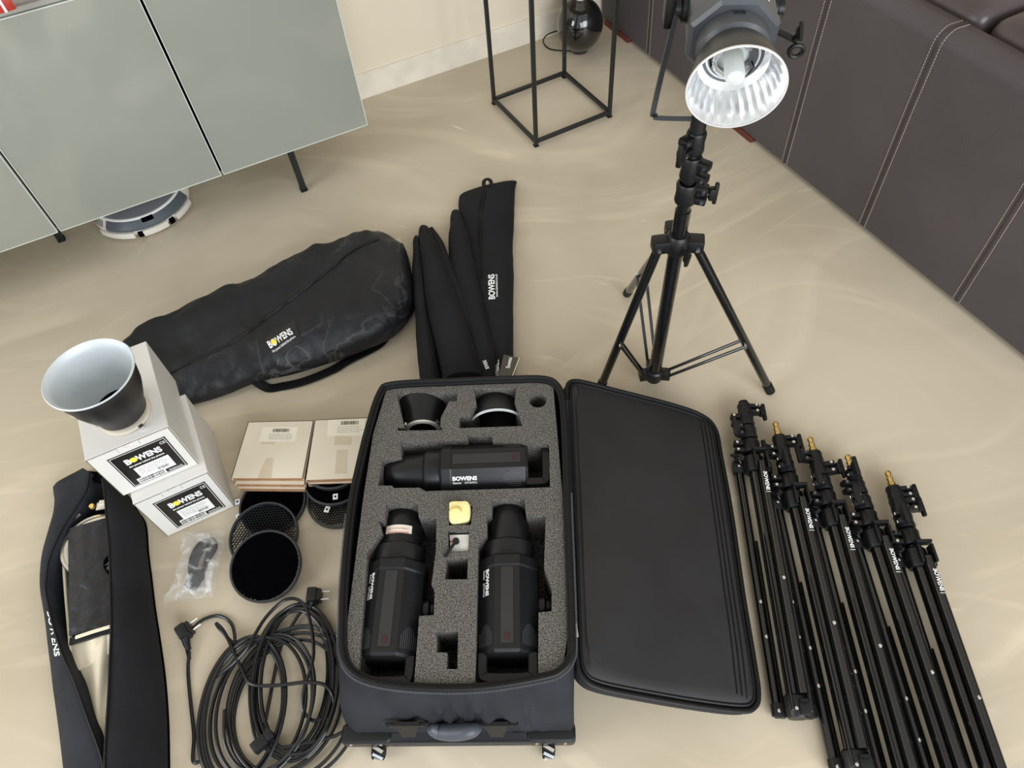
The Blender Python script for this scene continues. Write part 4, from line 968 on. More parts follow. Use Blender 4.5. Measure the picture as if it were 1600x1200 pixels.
# reflector on top
bc = G(203, 650, zt1); bc = G(197, 649, zt1)
top_px = (138, 584)
rc = G(138, 582, zt1+.125)
ax_ = (rc-bc); ax_.normalize(); 
Tr = Matrix.Translation(Vector((bc.x, bc.y, zt1))) @ Vector((0, 0, 1)).rotation_difference(Vector((0, 0, 1))).to_matrix().to_4x4()
rfx = thing('large_reflector', 'black bowl reflector with a silver inside resting on the upper white carton', 'reflector', M_=Tr)
RH = .162
prf = [(.047, .012), (.050, .02), (.056, .022), (.059, .040), (.070, .066), (.081, .098), (.087, .130), (.091, RH-.006), (.0945, RH)]
mb = MB(Tr); mb.lathe(prf, 72); sh_ = mb.build('shell', mat('black reflector paint', srgb(24, 24, 26), .42), rfx, 60)
mb = MB(Tr); mb.lathe([(.0945, RH), (.0965, RH-.001), (.097, RH+.0015), (.095, RH+.003), (.088, RH-.004), (.0855, RH-.02), (.084, RH-.036), (.078, .096), (.067, .066), (.056, .044), (.052, .036)], 72); mb.build('silver_lining', m_silver, sh_, 60)
mb = MB(Tr); mb.lathe([(.052, .036), (.046, .034), (.045, .012)], 56); mb.build('neck_shadow_ring', m_black, sh_, 60)  # inner neck coloured black to imitate the shadow gap below the lining
mb = MB(Tr); mb.lathe([(.044, .004), (.058, .004), (.058, .008), (.05, .012), (.044, .012), (.044, .004)], 56); fl2 = mb.build('bayonet_flange', mat('pale metal flange', srgb(214, 204, 186), .4, metal=.3), rfx)
for k in range(3):
    a = R(20+120*k-60); mb = MB(Tr); mb.box((.012, .011, .008), (.061*math.cos(a), .061*math.sin(a), .0045), Matrix.Rotation(a, 3, 'Z'), bev=.0015); mb.build('bayonet_tab', m_steel, fl2)
# lettering on its shell, follows the curve of the bowl
vs, fs_ = text_mesh('BOWENS', .03, 0.0); mb = MB(Tr)
a_l, a_r = R(-150), R(-112)
def shell_r(z):
    for i in range(len(prf)-1):
        if prf[i][1] <= z <= prf[i+1][1]: t = (z-prf[i][1])/(prf[i+1][1]-prf[i][1]); return prf[i][0]*(1-t)+prf[i+1][0]*t
    return prf[-1][0]
P_ = []
for v in vs:
    a = a_l+(a_r-a_l)*v.x; z = .112+.014*v.y; r_ = shell_r(z)+.0008; P_.append((r_*math.cos(a), r_*math.sin(a), z))
mb.add(P_, fs_); mb.build('lettering', m_white, rfx, 0)

# ------------------------------------------------------------------ grid sleeves
def sleeve(label, px4, z0, th, name='grid_sleeve', grp='cardboard grid sleeves', tape=False, barcode=False):
    q = [G(x, y, z0+th) for x, y in px4]; TL, TR, BR, BL = q
    o = thing(name, label, 'sleeve', Vector(((TL.x+BR.x)/2, (TL.y+BR.y)/2, z0)), group=grp)
    dnv = Vector((0, 0, -1)); tk = .0018
    mb = MB(); mb.quadslab(TL, TR, BR, BL, tk); lo = [Vector((p.x, p.y, z0+tk)) for p in q]; mb.quadslab(*lo, tk)
    for (p, r_) in ((TL, TR), (TR, BR), (BL, TL)):
        i_ = (sum(q, Vector())/4-(p+r_)/2); i_.z = 0; i_.normalize(); a, b_ = p, r_
        mb.loft([[Vector((a.x, a.y, z0)), Vector((b_.x, b_.y, z0)), Vector((b_.x, b_.y, 0))+i_*tk+UP*z0, Vector((a.x, a.y, 0))+i_*tk+UP*z0], [a.copy(), b_.copy(), b_+i_*tk, a+i_*tk]])
    mb.build('sleeve_board', m_cream, o, 0)
    f = (BL-TL).normalized()
    mb = MB(); 
    for zz in (z0+.0002, z0+th-tk-.0002): mb.loft([[Vector((BL.x, BL.y, zz))+f*.0008, Vector((BR.x, BR.y, zz))+f*.0008, Vector((BR.x, BR.y, zz))-f*.02, Vector((BL.x, BL.y, zz))-f*.02], [Vector((BL.x, BL.y, zz+tk))+f*.0008, Vector((BR.x, BR.y, zz+tk))+f*.0008, Vector((BR.x, BR.y, zz+tk))-f*.02, Vector((BL.x, BL.y, zz+tk))-f*.02]])
    mb.build('kraft_edge', m_kraft, o, 0)
    return o, q
xs = 0
def lay(px4, dx, dy): return [(x+dx, y+dy) for x, y in px4]
base4 = [(388, 659), (490, 657), (473, 747), (361, 747)]
sl3, q_ = sleeve('lowest cardboard sleeve of the left stack of three', [(392, 668), (492, 664), (478, 764), (371, 763)], .0155, .0145)
sl2, q_ = sleeve('middle cardboard sleeve of the left stack of three', [(390, 664), (491, 661), (476, 757), (366, 756)], .0305, .0145)
sl1, q1 = sleeve('top cardboard sleeve of the left stack, with a barcode sticker and tape', base4, .0455, .0145)
sr2, q_ = sleeve('lower cardboard sleeve of the right stack, mostly covered', [(496, 662), (600, 657), (600, 753), (481, 756)], .031, .0145)
sr1, q2 = sleeve('top cardboard sleeve of the right stack beside the suitcase, barcode sticker on top', [(492, 656), (592, 651.5), (590, 746), (477, 750)], .046, .0145)
def sleeve_sticker(o, q, px4, pxbar, tapes):
    z = q[0].z; mb = MB(); s4 = [G(x, y, z+.0008) for x, y in px4]; mb.quadslab(*s4, .0006); st = mb.build('sticker', mat('cream sleeve sticker', srgb(232, 224, 206), .45), o, 0)
    TL, TR, BR, BL = s4; random.seed(3); mb = MB(); x = TR-TL; y = TL-BL; F_ = frame(BL, x, y); W, H = x.length, y.length
    xx = W*.32
    while xx < W*.78: ww = random.uniform(.0007, .0022); mb.box((ww, H*.22, .0003), (xx, H*.76, .0002)); xx += ww+random.uniform(.0007, .0018)
    mb.T = Matrix.Identity(4); mb.v = [F_ @ v for v in mb.v]; mb.build('barcode', m_label, st, 0)
    mb = MB()
    for r_ in range(4):
        xx = W*.25
        while xx < W*.85: ww = random.uniform(.003, .01); mb.box((ww, .0009, .0003), (xx+ww/2, H*(.52-.11*r_), .0002)); xx += ww+.002
    mb.v = [F_ @ v for v in mb.v]; mb.build('fine_print', m_grey, st, 0)
    for t4 in tapes:
        mb = MB(); mb.quadslab(*[G(x, y, z+.0005) for x, y in t4], .0004); mb.build('tape', m_tape, o, 0)
sleeve_sticker(sl1, q1, [(411, 667), (466, 667), (462, 690), (404, 690)], None, [[(416, 716), (427, 716), (424, 747), (402, 747)], [(408, 690), (430, 690), (429, 694), (407, 694)]])
sleeve_sticker(sr1, q2, [(513, 656), (571, 654), (570, 681), (511, 681)], None, [[(523, 682), (549, 680), (548, 695), (522, 695)], [(526, 703), (543, 703), (541, 740), (523, 740)]])

# ------------------------------------------------------------------ honeycomb grids
def honey_mesh(Rr, cell, h, wall):
    mb = MB(); s_ = cell/math.sqrt(3); dx = cell; dy = 1.5*s_
    n = int(Rr/dy)+2
    for j in range(-n, n+1):
        for i in range(-n, n+1):
            x = i*dx+(dx/2 if j % 2 else 0); y = j*dy
            if math.hypot(x, y) > Rr-cell*.35: continue
            for k in range(3):
                a0 = R(30+60*k); a1 = R(90+60*k)
                p = (x+s_*math.cos(a0), y+s_*math.sin(a0)); q = (x+s_*math.cos(a1), y+s_*math.sin(a1))
                if math.hypot(*p) > Rr or math.hypot(*q) > Rr: continue
                d = Vector((q[0]-p[0], q[1]-p[1], 0)).normalized(); nn = Vector((-d.y, d.x, 0))*wall/2
                P, Q = Vector((*p, 0)), Vector((*q, 0))
                mb.add([P+nn, Q+nn, Q-nn, P-nn, P+nn+UP*h, Q+nn+UP*h, Q-nn+UP*h, P-nn+UP*h], [(0, 1, 5, 4), (2, 3, 7, 6), (4, 5, 6, 7)])
    return mb
GR = .0885
def make_grid(cell, wall, T_, label):
    o = thing('honeycomb_grid', label, 'honeycomb grid', M_=T_, group='round black honeycomb grids')
    mb = MB(T_); mb.lathe([(GR-.005, 0), (GR-.001, 0), (GR, .0015), (GR, .0125), (GR-.0015, .014), (GR-.005, .014), (GR-.006, .012), (GR-.006, .002), (GR-.005, 0)], 72); mb.build('ring', mat('grey black ring', srgb(42, 44, 47), .45), o)
    h = honey_mesh(GR-.005, cell, .010 if cell < .005 else .006, wall); h.v = [T_ @ (v+UP*.002) for v in h.v]; h.build('honeycomb', m_black if cell < .005 else m_hcoarse, o, 0)
    return o
def tab(o, px, py, z, ang, s_=.013):
    T_ = Matrix.Translation(G(px, py, z)) @ Matrix.Rotation(ang, 4, 'Z'); mb = MB(T_); mb.box((s_, s_*1.25, .0012)); t_ = mb.build('paper_tab', m_sticker, o, 0)
    mb = MB(T_); mb.lathe([(0, .0007), (.0028, .0007), (.0028, .0011), (0, .0011)], 16); mb.build('dot', m_black, t_, 0)
def tilt(px, py, zc, far_up, ax=None):
    c = G(px, py, zc); d = Vector((0, 1, 0)); th = math.asin(far_up/(2*GR)); return Matrix.Translation(c) @ Matrix.Rotation(th, 4, 'X')
ga = make_grid(.0042, .0011, Matrix.Translation(G(428, 789, .001)), 'dense honeycomb grid half under the left cardboard sleeves')
tab(ga, 371, 784, .008, .2); tab(ga, 373, 807, .01, .5)
gb = make_grid(.0078, .0010, tilt(414, 838, .0175, .024), 'coarse honeycomb grid showing floor through its cells, middle of the left three'); tab(gb, 378, 851, .022, -.6)
gc = make_grid(.0042, .0011, tilt(417, 885, .030, .040), 'nearest dense honeycomb grid, fully visible and leaning on the coarse one')
gd = make_grid(.0078, .0012, Matrix.Translation(G(533, 779, .001)), 'coarse honeycomb grid on the floor, lowest of the three beside the suitcase')
ge = make_grid(.0042, .0011, Matrix.Translation(G(527, 746, .0160)), 'dense honeycomb grid in the middle of the three beside the suitcase'); tab(ge, 511, 796, .020, -.3)
gf = make_grid(.0042, .0011, tilt(525, 722, .0311, .0), 'topmost dense grid of the three, tucked under the right cardboard sleeve'); tab(gf, 524, 776, .036, .05)

# ------------------------------------------------------------------ plastic bag with a cable
pb = thing('plastic_bag', 'clear crinkled plastic bag holding a coiled dark cable', 'plastic bag', G(305, 885))
def film():
    m = bpy.data.materials.new('clear polythene'); m.use_nodes = True; t = m.node_tree; out = t.nodes['Material Output']; p = t.nodes['Principled BSDF']
    p.inputs['Base Color'].default_value = (.9, .9, .9, 1); p.inputs['Roughness'].default_value = .14
    tr = t.nodes.new('ShaderNodeBsdfTransparent'); mx = t.nodes.new('ShaderNodeMixShader'); co = t.nodes.new('ShaderNodeTexCoord'); n = t.nodes.new('ShaderNodeTexNoise'); n.inputs['Scale'].default_value = 17; n.inputs['Detail'].default_value = 4; n.inputs['Distortion'].default_value = 1.5
    t.links.new(co.outputs['Object'], n.inputs['Vector']); r = t.nodes.new('ShaderNodeMapRange'); r.inputs['From Min'].default_value = .5; r.inputs['From Max'].default_value = .72; r.inputs['To Min'].default_value = .08; r.inputs['To Max'].default_value = .55
    t.links.new(n.outputs['Fac'], r.inputs['Value']); t.links.new(r.outputs[0], mx.inputs[0]); t.links.new(tr.outputs[0], mx.inputs[1]); t.links.new(p.outputs[0], mx.inputs[2]); t.links.new(mx.outputs[0], out.inputs[0])
    b = t.nodes.new('ShaderNodeBump'); b.inputs['Strength'].default_value = .7; b.inputs['Distance'].default_value = .01; t.links.new(n.outputs['Fac'], b.inputs['Height']); t.links.new(b.outputs[0], p.inputs['Normal']); return m
m_film = film()
secs = [((283, 833), (352, 829), .012), ((284, 845), (352, 838), .03), ((284, 862), (350, 858), .042), ((280, 885), (343, 880), .045), ((272, 905), (338, 903), .045), ((264, 925), (335, 922), .03), ((257, 941), (333, 932), .010)]
rg = bag_rings(secs, nseg=28, amp=.009, fq=26, seed=5)
mb = MB(); mb.loft(rg); mb.build('film', m_film, pb, 60)
cbx = thing('bagged_cable', 'dark power cable folded up inside the clear plastic bag', 'cable', G(312, 880, .01))
mb = MB()
pts = []
for k in range(4):
    o = k*4
    pts += [G(300+o*.5, 912-k*2, .016+k*.003), G(296+o, 880, .018+k*.003), G(310+o, 850+k, .02+k*.003), G(332-o*.3, 842+k*2, .02+k*.003), G(338-o, 856, .02+k*.002), G(324-o*.4, 880, .022+k*.002), G(316-o*.3, 905+k, .018+k*.003)]
mb.tube(catmull(pts, 5), .0036, 8); mb.build('cord', m_rubber, cbx)
mb = MB(); mb.box((.03, .05, .022), G(305, 905, .02), Matrix.Rotation(-.4, 3, 'Z'), bev=.006); mb.build('connector', m_plastic, cbx)

# ------------------------------------------------------------------ cables
def cable(label, ptsz, r_=.0041, group='black power cables'):
    pts = [G(x, y, z) for x, y, z in ptsz]
    o = thing('power_cable', label, 'cable', Vector((pts[0].x, pts[0].y, 0)), group=group)
    mb = MB(); mb.tube(catmull(pts, 6), r_, 8); mb.build('cord', mat('black cable jacket', srgb(17, 18, 21), .28), o); return o
def plug(o, px, py, z, tip, s_=1.0, name='plug'):     # schuko plug: angled body and two pins
    p = G(px, py, z); d = (G(tip[0], tip[1], z+.003)-p); d.z = 0; d.normalize(); sd_ = Vector((-d.y, d.x, 0)); rot = Matrix((d, sd_, UP)).transposed()
    mb = MB(Matrix.Translation(p) @ rot.to_4x4())
    mb.box((.026, .036, .034), (0, 0, 0), bev=.006); mb.box((.010, .030, .028), (.016, 0, 0), bev=.004)
    mb.tube([(-.002, -.014, 0), (-.008, -.030, -.004), (-.010, -.044, -.006)], [.011, .008, .0055], 12); pg = mb.build(name, m_plastic, o)
    for yy in (-.0095, .0095):
        mb = MB(Matrix.Translation(p) @ rot.to_4x4()); mb.cyl((.018, yy, 0), (.040, yy, 0), .0024, 10); mb.build('pin', m_steel, pg)
    return pg
random.seed(21)
def coil(cx_, cy_, rx, ry, tilt_, turns, jit, z0, a0=0, per=12, drift=(0, 0)):
    out = []; N = int(turns*per)
    jr = [random.uniform(-jit, jit) for _ in range(turns*3+6)]
    for i in range(N):
        t = i/per; a = a0+2*math.pi*t; k = jr[int(t)]+(jr[int(t)+1]-jr[int(t)])*(t-int(t)); kx = jr[int(t)+turns]+(jr[int(t)+1+turns]-jr[int(t)+turns])*(t-int(t))
        x = (rx*(1+k))*math.cos(a); y = (ry*(1+k*.6))*math.sin(a)
        X = cx_+drift[0]*t/turns+kx*40+x*math.cos(tilt_)-y*math.sin(tilt_); Y = cy_+drift[1]*t/turns+x*math.sin(tilt_)+y*math.cos(tilt_)
        z = z0+.010*(.5+.5*math.sin(a*1.5+t*2.4))+t*.0022
        out.append((X, Y, z))
    return out
c1 = cable('black power cable with its angled plug at the left edge of the heap', [(296, 1018, .012), (294, 1050, .006), (298, 1100, .006), (303, 1150, .006), (302, 1190, .008)]+coil(372, 1115, 62, 118, .22, 5, .14, .008, 2.4, drift=(14, -6)))
plug(c1, 287, 988, .02, (303, 975))
c2 = cable('black power cable with its plug lying at the top of the heap', [(478, 948, .016), (466, 962, .012), (452, 985, .01), (436, 1020, .008)]+coil(455, 1065, 62, 118, .10, 6, .13, .008, 2.2, drift=(10, 0)))
plug(c2, 489, 931, .022, (510, 929))
c3 = cable('loose black power cable looping across the middle of the heap', [(296, 1030, .005), (292, 1000, .005), (312, 972, .005), (340, 962, .006), (362, 975, .01), (366, 1005, .02), (345, 985, .024), (338, 974, .02), (352, 990, .026), (375, 1040, .03), (392, 1068, .034), (430, 1071, .036), (480, 1066, .036), (510, 1072, .03), (521, 1095, .02), (512, 1118, .014), (490, 1126, .012), (474, 1110, .018), (474, 1080, .026), (490, 1020, .034), (478, 950, .036), (450, 936, .03), (415, 965, .03), (380, 1020, .032)]+coil(400, 1110, 70, 112, .3, 3, .16, .016, 3.4, drift=(20, -10)))
c4 = cable('black power cable whose coils sprawl out toward the suitcase wheel', coil(448, 1105, 90, 118, .42, 4, .15, .006, .6, drift=(14, -8))+[(430, 1170, .02), (415, 1165, .02)])
p = G(406, 1163, .03); mb = MB(Matrix.Translation(p) @ Matrix.Rotation(.7, 4, 'Z')); mb.box((.034, .026, .024), (0, 0, 0), bev=.005); mb.box((.018, .022, .02), (.024, 0, 0), bev=.004); mb.build('socket_end', m_plastic, c4)

# ------------------------------------------------------------------ open soft bag at the left with folded softbox
ob = thing('open_softbox_bag', 'long black bag unzipped at the left edge showing a folded softbox', 'bag', G(170, 980))
Lout = [(132, 736), (88, 756), (84, 770), (87, 800), (74, 850), (69, 892), (70, 930), (76, 976), (80, 1030), (84, 1080), (92, 1140), (99, 1200), (104, 1240)]
Lin = [(140, 738), (138, 755), (131, 775), (98, 826), (78, 872), (73, 900), (72, 926), (84, 980), (100, 1028), (116, 1064), (136, 1120), (160, 1188), (164, 1240)]
Rin = [(160, 748), (162, 760), (165, 785), (167, 815), (170, 850), (172, 888), (173, 930), (174, 980), (172, 1030), (170, 1080), (167, 1130), (164, 1190), (166, 1240)]
Rout = [(192, 765), (200, 775), (212, 795), (224, 815), (228, 860), (233, 900), (238, 944), (245, 990), (252, 1040), (256, 1080), (259, 1130), (260, 1190), (260, 1240)]
N_ = 5
HT = .085
lo_ = catmull([G(x, y, .004) for x, y in Lout], N_); li_ = catmull([G(x, y, HT) for x, y in Lin], N_)
ri_ = catmull([G(x, y, HT+.01) for x, y in Rin], N_); ro_ = catmull([G(x, y, .02) for x, y in Rout], N_)
def bulge(a, b, u, h): q = a.lerp(b, u); q.z += h*math.sin(math.pi*u)**.8; return q
mb = MB(); nu = 8
# left side wall: rises from the floor to the zip edge and folds back inside
rings = []
for i in range(len(lo_)):
    a, b_ = lo_[i], li_[i]; q = [a]
    for k in range(1, nu+1):
        u = k/nu; p = a.lerp(b_, u); p.z = a.z+(b_.z-a.z)*math.sin(u*math.pi/2)**.75; p.z += .003*noise.noise(p*14); q.append(p)
    q.append(b_+Vector((.004, 0, -.003))); q.append(Vector((b_.x+.006, b_.y, .03))); q.append(Vector((b_.x+.012, b_.y, .008)))
    q.append(Vector((a.x+.01, a.y, .002)))
    rings.append(q)
mb.loft(rings); mb.build('left_side', m_case, ob, 60)
mb = MB(); rings = []
for i in range(len(ri_)):
    a, b_ = ri_[i], ro_[i]; q = [a]
    for k in range(1, 13):
        u = k/12; p = a.lerp(b_, u); p.z = b_.z+(a.z-b_.z)*math.cos(u*math.pi/2)**.6 + .004*math.sin(u*math.pi) + .003*noise.noise(p*9); q.append(p)
    q.append(Vector((b_.x-.004, b_.y, .002))); q.append(Vector((a.x+.02, a.y, .002))); q.append(Vector((a.x-.0, a.y, .03)))
    rings.append(q)
mb.loft(rings); mb.build('right_side', m_fabric2, ob, 60)
mb = MB(); rings = []
for i in range(len(lo_)):
    a, b_ = lo_[i], ro_[i]; rings.append([Vector((a.x, a.y, .001)), Vector((b_.x, b_.y, .001)), Vector((b_.x, b_.y, .005)), Vector((a.x, a.y, .005))])
mb.loft(rings); mb.build('bag_floor', m_black, ob, 0)
for ln in (li_, ri_):
    mb = MB(); mb.tube([p+UP*.001 for p in ln], .0028, 8); mb.build('zip_edge', m_pipe, ob)
# far end of the bag
mb = MB(); mb.quadslab(G(128, 735, .05), G(165, 738, .09), G(164, 752, .09), G(140, 748, .08), .02); mb.build('end_fold', m_black, ob, 0)
A = G(86, 1025, .07); B = G(72, 972, .055)
vs, fs_ = text_mesh('BOWENS', .03, 0.0)
LB = MB(); LB.loft(rings); 
Lb = MB(); rg2 = []
for i in range(len(lo_)):
    a, b_ = lo_[i], li_[i]; q = []
    for k in range(nu+1):
        u = k/nu; p = a.lerp(b_, u); p.z = a.z+(b_.z-a.z)*math.sin(u*math.pi/2)**.75; p.z += .003*noise.noise(p*14); q.append(p)
    rg2.append(q)
Lb.loft(rg2, closed=False); lbv = Lb.bvh()
def on_left(px, py):
    d = (_fw + CR*((px-800)/FPX) - CU*((py-600)/FPX)).normalized(); h = lbv.ray_cast(CAMP, d); return h
def left_text(txt, pa, pb_, hpx, bold):
    vs, fs_ = text_mesh(txt, bold, 0.0); mb = MB(); out = []
    ux, uy = pb_[0]-pa[0], pb_[1]-pa[1]; L = math.hypot(ux, uy); nx, ny = uy/L, -ux/L
    for v in vs:
        X = pa[0]+ux*v.x+nx*hpx*v.y; Y = pa[1]+uy*v.x+ny*hpx*v.y; h = on_left(X, Y); p = h[0]+(CAMP-h[0]).normalized()*.0012 if h[0] else G(X, Y, .05); out.append(p)
    mb.add(out, fs_); mb.build('lettering', m_white, ob, 0)
left_text('BOWENS', (73, 955), (85, 1026), 9.0, .03)
# contents: folded softbox
sb2 = thing('folded_softbox', 'folded softbox with steel speed ring and cream diffuser inside the open bag', 'softbox', G(140, 900, .01))
rcn = G(152, 852, .055); TR_ = Matrix.Translation(rcn) @ Matrix.Rotation(R(6), 4, 'Y')
mb = MB(TR_); mb.lathe([(.064, 0), (.083, 0), (.085, .004), (.083, .008), (.077, .009), (.075, .006), (.069, .006), (.067, .009), (.064, .008), (.064, 0)], 64); rsp = mb.build('speed_ring', m_steel, sb2)
kp = G(146, 793, .075); mb = MB(); mb.lathe([(0, 0), (.007, 0), (.0078, .002), (.0078, .008), (.006, .011), (0, .011)], 16, T=Matrix.Translation(kp)); mb.build('brass_knob', m_brass, rsp)
mb = MB(); mb.box((.03, .022, .003), G(160, 790, .078), Matrix.Rotation(.1, 3, 'Z'), bev=.001); mb.box((.02, .012, .003), G(161, 785, .079)); mb.build('ring_bracket', m_steel, rsp)
mb = MB(); mb.box((.022, .014, .003), G(119, 804, .07), Matrix.Rotation(-.7, 3, 'Z'), bev=.001); mb.build('ring_bracket', m_steel, rsp)
for i in range(3): mb = MB(); mb.lathe([(.0, 0), (.004, 0), (.004, .005), (0, .005)], 12, T=Matrix.Translation(G(94+i*4, 840+(i % 2)*3, .06))); mb.build('rod_end', m_steel, sb2)
# black cloth panel with a rounded notch on its right
def cloth(px_fn, zfn, nu, nv, th, name, m, parent):
    mb = MB(); top = [[None]*(nu+1) for _ in range(nv+1)]
    for j in range(nv+1):
        for i in range(nu+1):
            x, y = px_fn(i/nu, j/nv); z = zfn(i/nu, j/nv, x, y); top[j][i] = G(x, y, z)
    vs = [p for r_ in top for p in r_]+[p-UP*th for r_ in top for p in r_]; n = (nu+1)*(nv+1); fs_ = []
    for j in range(nv):
        for i in range(nu):
            a = j*(nu+1)+i; b_ = a+1; c_ = a+nu+2; d = a+nu+1; fs_.append((a, b_, c_, d)); fs_.append((a+n, d+n, c_+n, b_+n))
    bd = [i for i in range(nu+1)]+[j*(nu+1)+nu for j in range(1, nv+1)]+[nv*(nu+1)+i for i in range(nu-1, -1, -1)]+[j*(nu+1) for j in range(nv-1, 0, -1)]
    for k in range(len(bd)): a = bd[k]; b_ = bd[(k+1) % len(bd)]; fs_.append((a, a+n, b_+n, b_))
    mb.add(vs, fs_); return mb.build(name, m, parent, 60)
def pf(u, v):
    y = 826+v*170; xl = 106+v*0+ (2*v); yl = 826+v*167
    xr = 168+5*v; yr_ = 808+v*170
    # notch
    dn_ = (v-.44)/.085
    if abs(dn_) < 1: xr -= 9*math.sqrt(1-dn_*dn_)
    return xl+(xr-xl)*u, yl+(yr_-yl)*u
m_satin = mat('satin black cloth', srgb(24, 26, 32), .36, noise_s=14, noise_a=.3, bump=.6, bump_s=60)
cloth(pf, lambda u, v, x, y: .078+.008*math.sin(u*math.pi)*(1-.4*v)+.003*noise.noise(Vector((x*.06, y*.06, 1))), 16, 44, .004, 'black_cloth_panel', m_satin, sb2)
mb = MB(); mb.tube([G(109, 1003, .074), G(140, 992, .078), G(173, 984, .08)], 0, flat=(.018, .003)); mb.build('cloth_hem', m_fabric, sb2)
mb = MB(); mb.tube([G(118, 996, .089), G(145, 987, .093), G(172, 979, .093)], 0, flat=(.008, .003)); mb.build('white_edge_strip', mat('cream diffuser cloth', srgb(222, 211, 186), .75, noise_s=6, noise_a=.05, bump=.3, bump_s=40), sb2)
m_cl = MATS['cream diffuser cloth']
def cf(u, v):
    y = 990+v*200; t = v
    xl = 110+ (160-110)*max(0, (t-.12))/.88*1.0 - 0; xr = 174-8*t
    return xl+(xr-xl)*u, y+ (1-u)*8*(1-t)
cloth(cf, lambda u, v, x, y: .030+.038*math.sin(max(.02, u)*math.pi*.75)*(1-.5*v)+.007*math.sin(u*9+v*7)*(1-v*.6), 14, 30, .004, 'cream_diffuser', m_cl, sb2)
def cf2(u, v): return 110+(173-110)*u, 1010+v*44-u*20*1.0-v*u*14
cloth(cf2, lambda u, v, x, y: .046+.026*math.sin(max(.05, u)*math.pi*.7)-.01*v+.003*math.sin(u*14), 12, 10, .004, 'diffuser_fold', m_cl, sb2)
mb = MB(); mb.tube(catmull([G(101, 840, .06), G(100, 870, .055), G(103, 920, .05), G(108, 980, .05), G(113, 1040, .04)], 5), 0, flat=(.006, .012)); mb.build('side_rod_sleeve', m_cl, sb2)

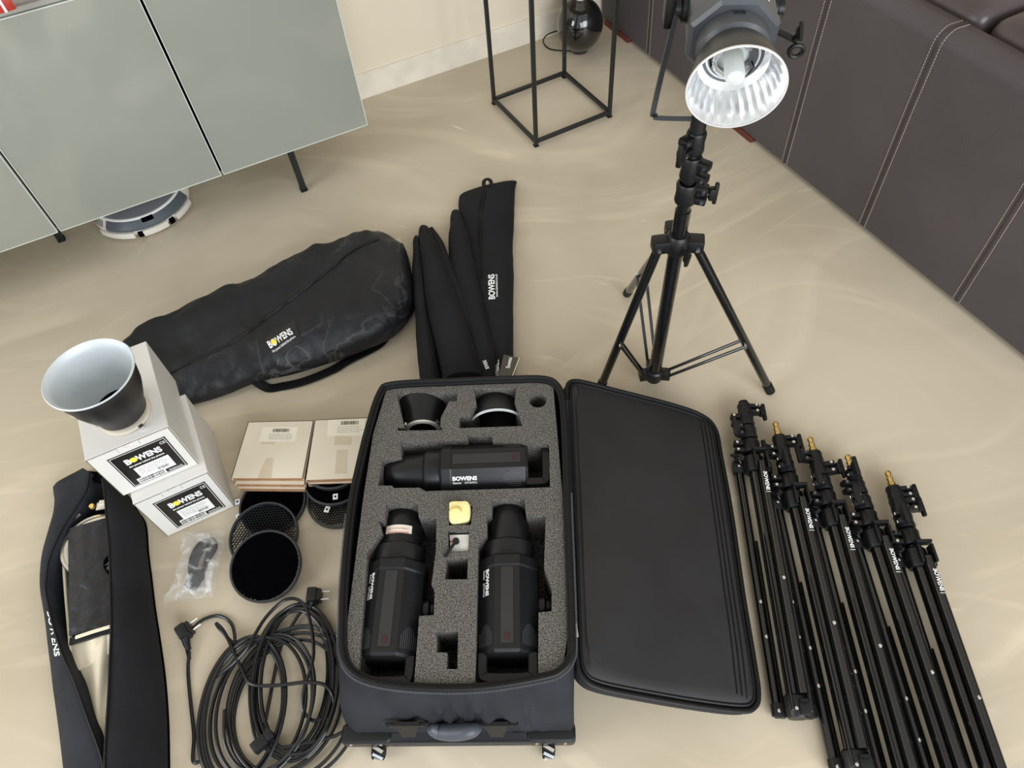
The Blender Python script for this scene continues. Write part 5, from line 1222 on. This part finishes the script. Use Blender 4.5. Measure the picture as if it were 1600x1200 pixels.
# ------------------------------------------------------------------ folded light stands
# local frame: +Y to the head, z up, origin at the leg hub on the floor
def folded_stand(root, T_, seed, spigot, knobs):
    random.seed(seed); LL = .60; zc = .040
    legs = [(-.034, .016), (.036, .018), (.012, .066)]
    mb = MB(T_); mb.cyl((0, .02, zc), (0, -LL+.0, zc), .0165, 20); mb.build('column', m_tube, root)
    for i, (lx, lz) in enumerate(legs):
        ex = lx*1.0
        mb = MB(T_); mb.cyl((lx, -.012, lz), (ex, -LL+.012 + (.0 if i != 2 else .02), lz), .0112, 18); lg = mb.build('leg', m_tube, root)
        mb = MB(T_); mb.cyl((ex, -LL+.02, lz), (ex, -LL-.004 + (0 if i != 2 else .02), lz), .0125, 16); mb.build('rubber_foot', m_rubber, lg)
        for ry in (-.36, -.44) if i != 2 else (-.32,):
            mb = MB(T_); mb.lathe([(0, 0), (.0045, 0), (.0038, .002), (0, .003)], 12, T=Matrix.Translation((lx, ry, lz+.0105))); mb.build('rivet', m_chrome, lg)
    for bx_, bz in ((-.018, .010), (.019, .008), (-.0135, .058), (.028, .048)):
        mb = MB(T_); mb.box((.0045, LL*.66, .011), (bx_, -LL*.67, bz), bev=.001, seg=1); mb.build('brace', m_tube, root)
    # hub with bracket arms
    mb = MB(T_); mb.lathe([(.0, -.03), (.023, -.03), (.025, -.024), (.025, .012), (.02, .018), (0, .018)], 24, T=Matrix.Translation((0, 0, zc)) @ RX); hb = mb.build('hub', m_plastic, root)
    mb = MB(T_)
    mb.box((.037, .008, .022), (.012, .0235, .066), bev=.002); 
    for sx_ in (-1, 1): mb.box((.006, .044, .030), (.012+sx_*.0155, -.005, .062), bev=.002)
    mb.build('top_bracket', m_plastic, root)
    mb = MB(T_); mb.box((.034, .036, .024), (-.034, -.004, .020), bev=.007); mb.box((.020, .030, .022), (-.016, .0, .03), bev=.006); lb_ = mb.build('side_bracket', m_plastic, root)
    mb = MB(T_); mb.lathe([(0, 0), (.0045, 0), (.004, .002), (0, .003)], 12, T=Matrix.Translation((-.036, -.004, .0315))); mb.build('rivet', m_chrome, lb_)
    mb = MB(T_); mb.box((.024, .034, .026), (.036, -.006, .022), bev=.006); lb_ = mb.build('side_bracket', m_plastic, root)
    mb = MB(T_); mb.lathe([(0, 0), (.0045, 0), (.004, .002), (0, .003)], 12, T=Matrix.Translation((.038, -.006, .0345))); mb.build('rivet', m_chrome, lb_)
    mb = MB(T_); wing_knob(mb, Vector((-.03, .004, .032)), Vector((-.5, .5, .6)), UP, .9); mb.build('wing_knob', m_plastic, root)
    # lower collar
    mb = MB(T_); mb.lathe([(0, -LL-.012), (.02, -LL-.012), (.023, -LL-.006), (.023, -LL+.03), (.02, -LL+.034), (0, -LL+.034)], 24, T=Matrix.Translation((0, 0, zc)) @ RX)
    for (dx_, dz) in ((-.030, -.018), (.026, -.016), (.012, .018)): mb.box((.024, .03, .018), (dx_, -LL+.006, zc+dz), bev=.004)
    lc_ = mb.build('lower_collar', m_plastic, root)
    for (dx_, dz) in ((-.034, -.008), (.030, -.006), (-.006, .022)):
        mb = MB(T_); mb.lathe([(0, 0), (.0042, 0), (.0036, .002), (0, .003)], 12, T=Matrix.Translation((dx_, -LL+.004, zc+dz))); mb.build('rivet', m_chrome, lc_)
    # telescopic sections with clamps
    mb = MB(T_); mb.cyl((0, .015, zc), (0, .175, zc), .0125, 18); mb.build('upper_column', m_tube, root)
    ys = [.045, .088, .130, .165]
    for k, y_ in enumerate(ys):
        dirs = knobs[k]; kd = dirs[0]
        TT = T_ @ Matrix.Translation((0, y_, zc)) @ RX
        # local of TT: z along +Y ; choose lug direction in (x, y_local=-z)
        v = Vector((math.cos(kd), -math.sin(kd), 0)); collar(root, TT, .038 if k < 3 else .032, .0222-.0016*k, v, 'clamp_collar', knob=dirs[1])
    if spigot:
        mb = MB(T_); mb.lathe([(0, .17), (.0105, .17), (.0105, .192), (.0075, .193), (.0075, .200), (.0085, .202), (.0085, .206), (.0062, .208), (.0062, .214), (.0082, .217), (.0082, .222), (.0055, .226), (.0, .227)], 20, T=Matrix.Translation((0, 0, zc)) @ RX); mb.build('brass_spigot', m_brass, root)
    else:
        mb = MB(T_); mb.lathe([(0, .17), (.0125, .17), (.0135, .176), (.0125, .19), (0, .19)], 20, T=Matrix.Translation((0, 0, zc)) @ RX); mb.build('top_cap', m_rubber, root)
    # lettering on the top leg
    T3 = T_ @ Matrix.Translation((.012, -.045, .066)); vs, fs_ = text_mesh('BOWENS', .03, 0.0)
    mb = MB(T3); r_ = .0120; P_ = []
    for v in vs: a = (v.y-.5)*.85+.15; P_.append((r_*math.sin(a), -v.x*.052, r_*math.cos(a)))
    mb.add(P_, fs_); mb.add([(r_*math.sin((t-.5)*1.1+.1), yy, r_*math.cos((t-.5)*1.1+.1)) for yy in (-.056, -.0572) for t in (0, .33, .66, 1)], [(0, 1, 5, 4), (1, 2, 6, 5), (2, 3, 7, 6)]); mb.build('lettering', m_white, root, 0)
heads_px = [(1178, 722), (1240, 778), (1300, 806), (1366, 838), (1432, 868)]     # hubs
tail_px = [(1247, 1118), (1337, 1190), (1406, 1190), (1481, 1190), (1541, 1190)]
labels = ['leftmost folded light stand, the only one without a brass spigot', 'second folded light stand from the left, next to the one without a spigot', 'middle one of the five folded light stands lying on the floor', 'fourth folded light stand from the left with compact stacked knobs', 'rightmost folded light stand, nearest to the sofa']
pi_ = math.pi
kn = [[(pi_, False), (2.6, True), (pi_, False), (0.0, True)],
      [(pi_, False), (2.0, True), (2.9, True), (.1, True)],
      [(2.9, False), (2.2, True), (.3, True), (2.9, True)],
      [(pi_, False), (2.3, True), (2.9, False), (2.0, True)],
      [(pi_, False), (2.1, True), (.1, True), (.1, True)]]
for i in range(5):
    h = G(*heads_px[i], .045); t_ = G(*tail_px[i], .045); d = (h-t_); d.z = 0; d.normalize(); x = Vector((d.y, -d.x, 0))
    T_ = Matrix.Translation(Vector((h.x, h.y, .0012))) @ Matrix((x, d, UP)).transposed().to_4x4()
    r0 = thing('folded_light_stand', labels[i], 'light stand', M_=T_, group='folded light stands on the floor')
    folded_stand(r0, T_, i, i > 0, kn[i])
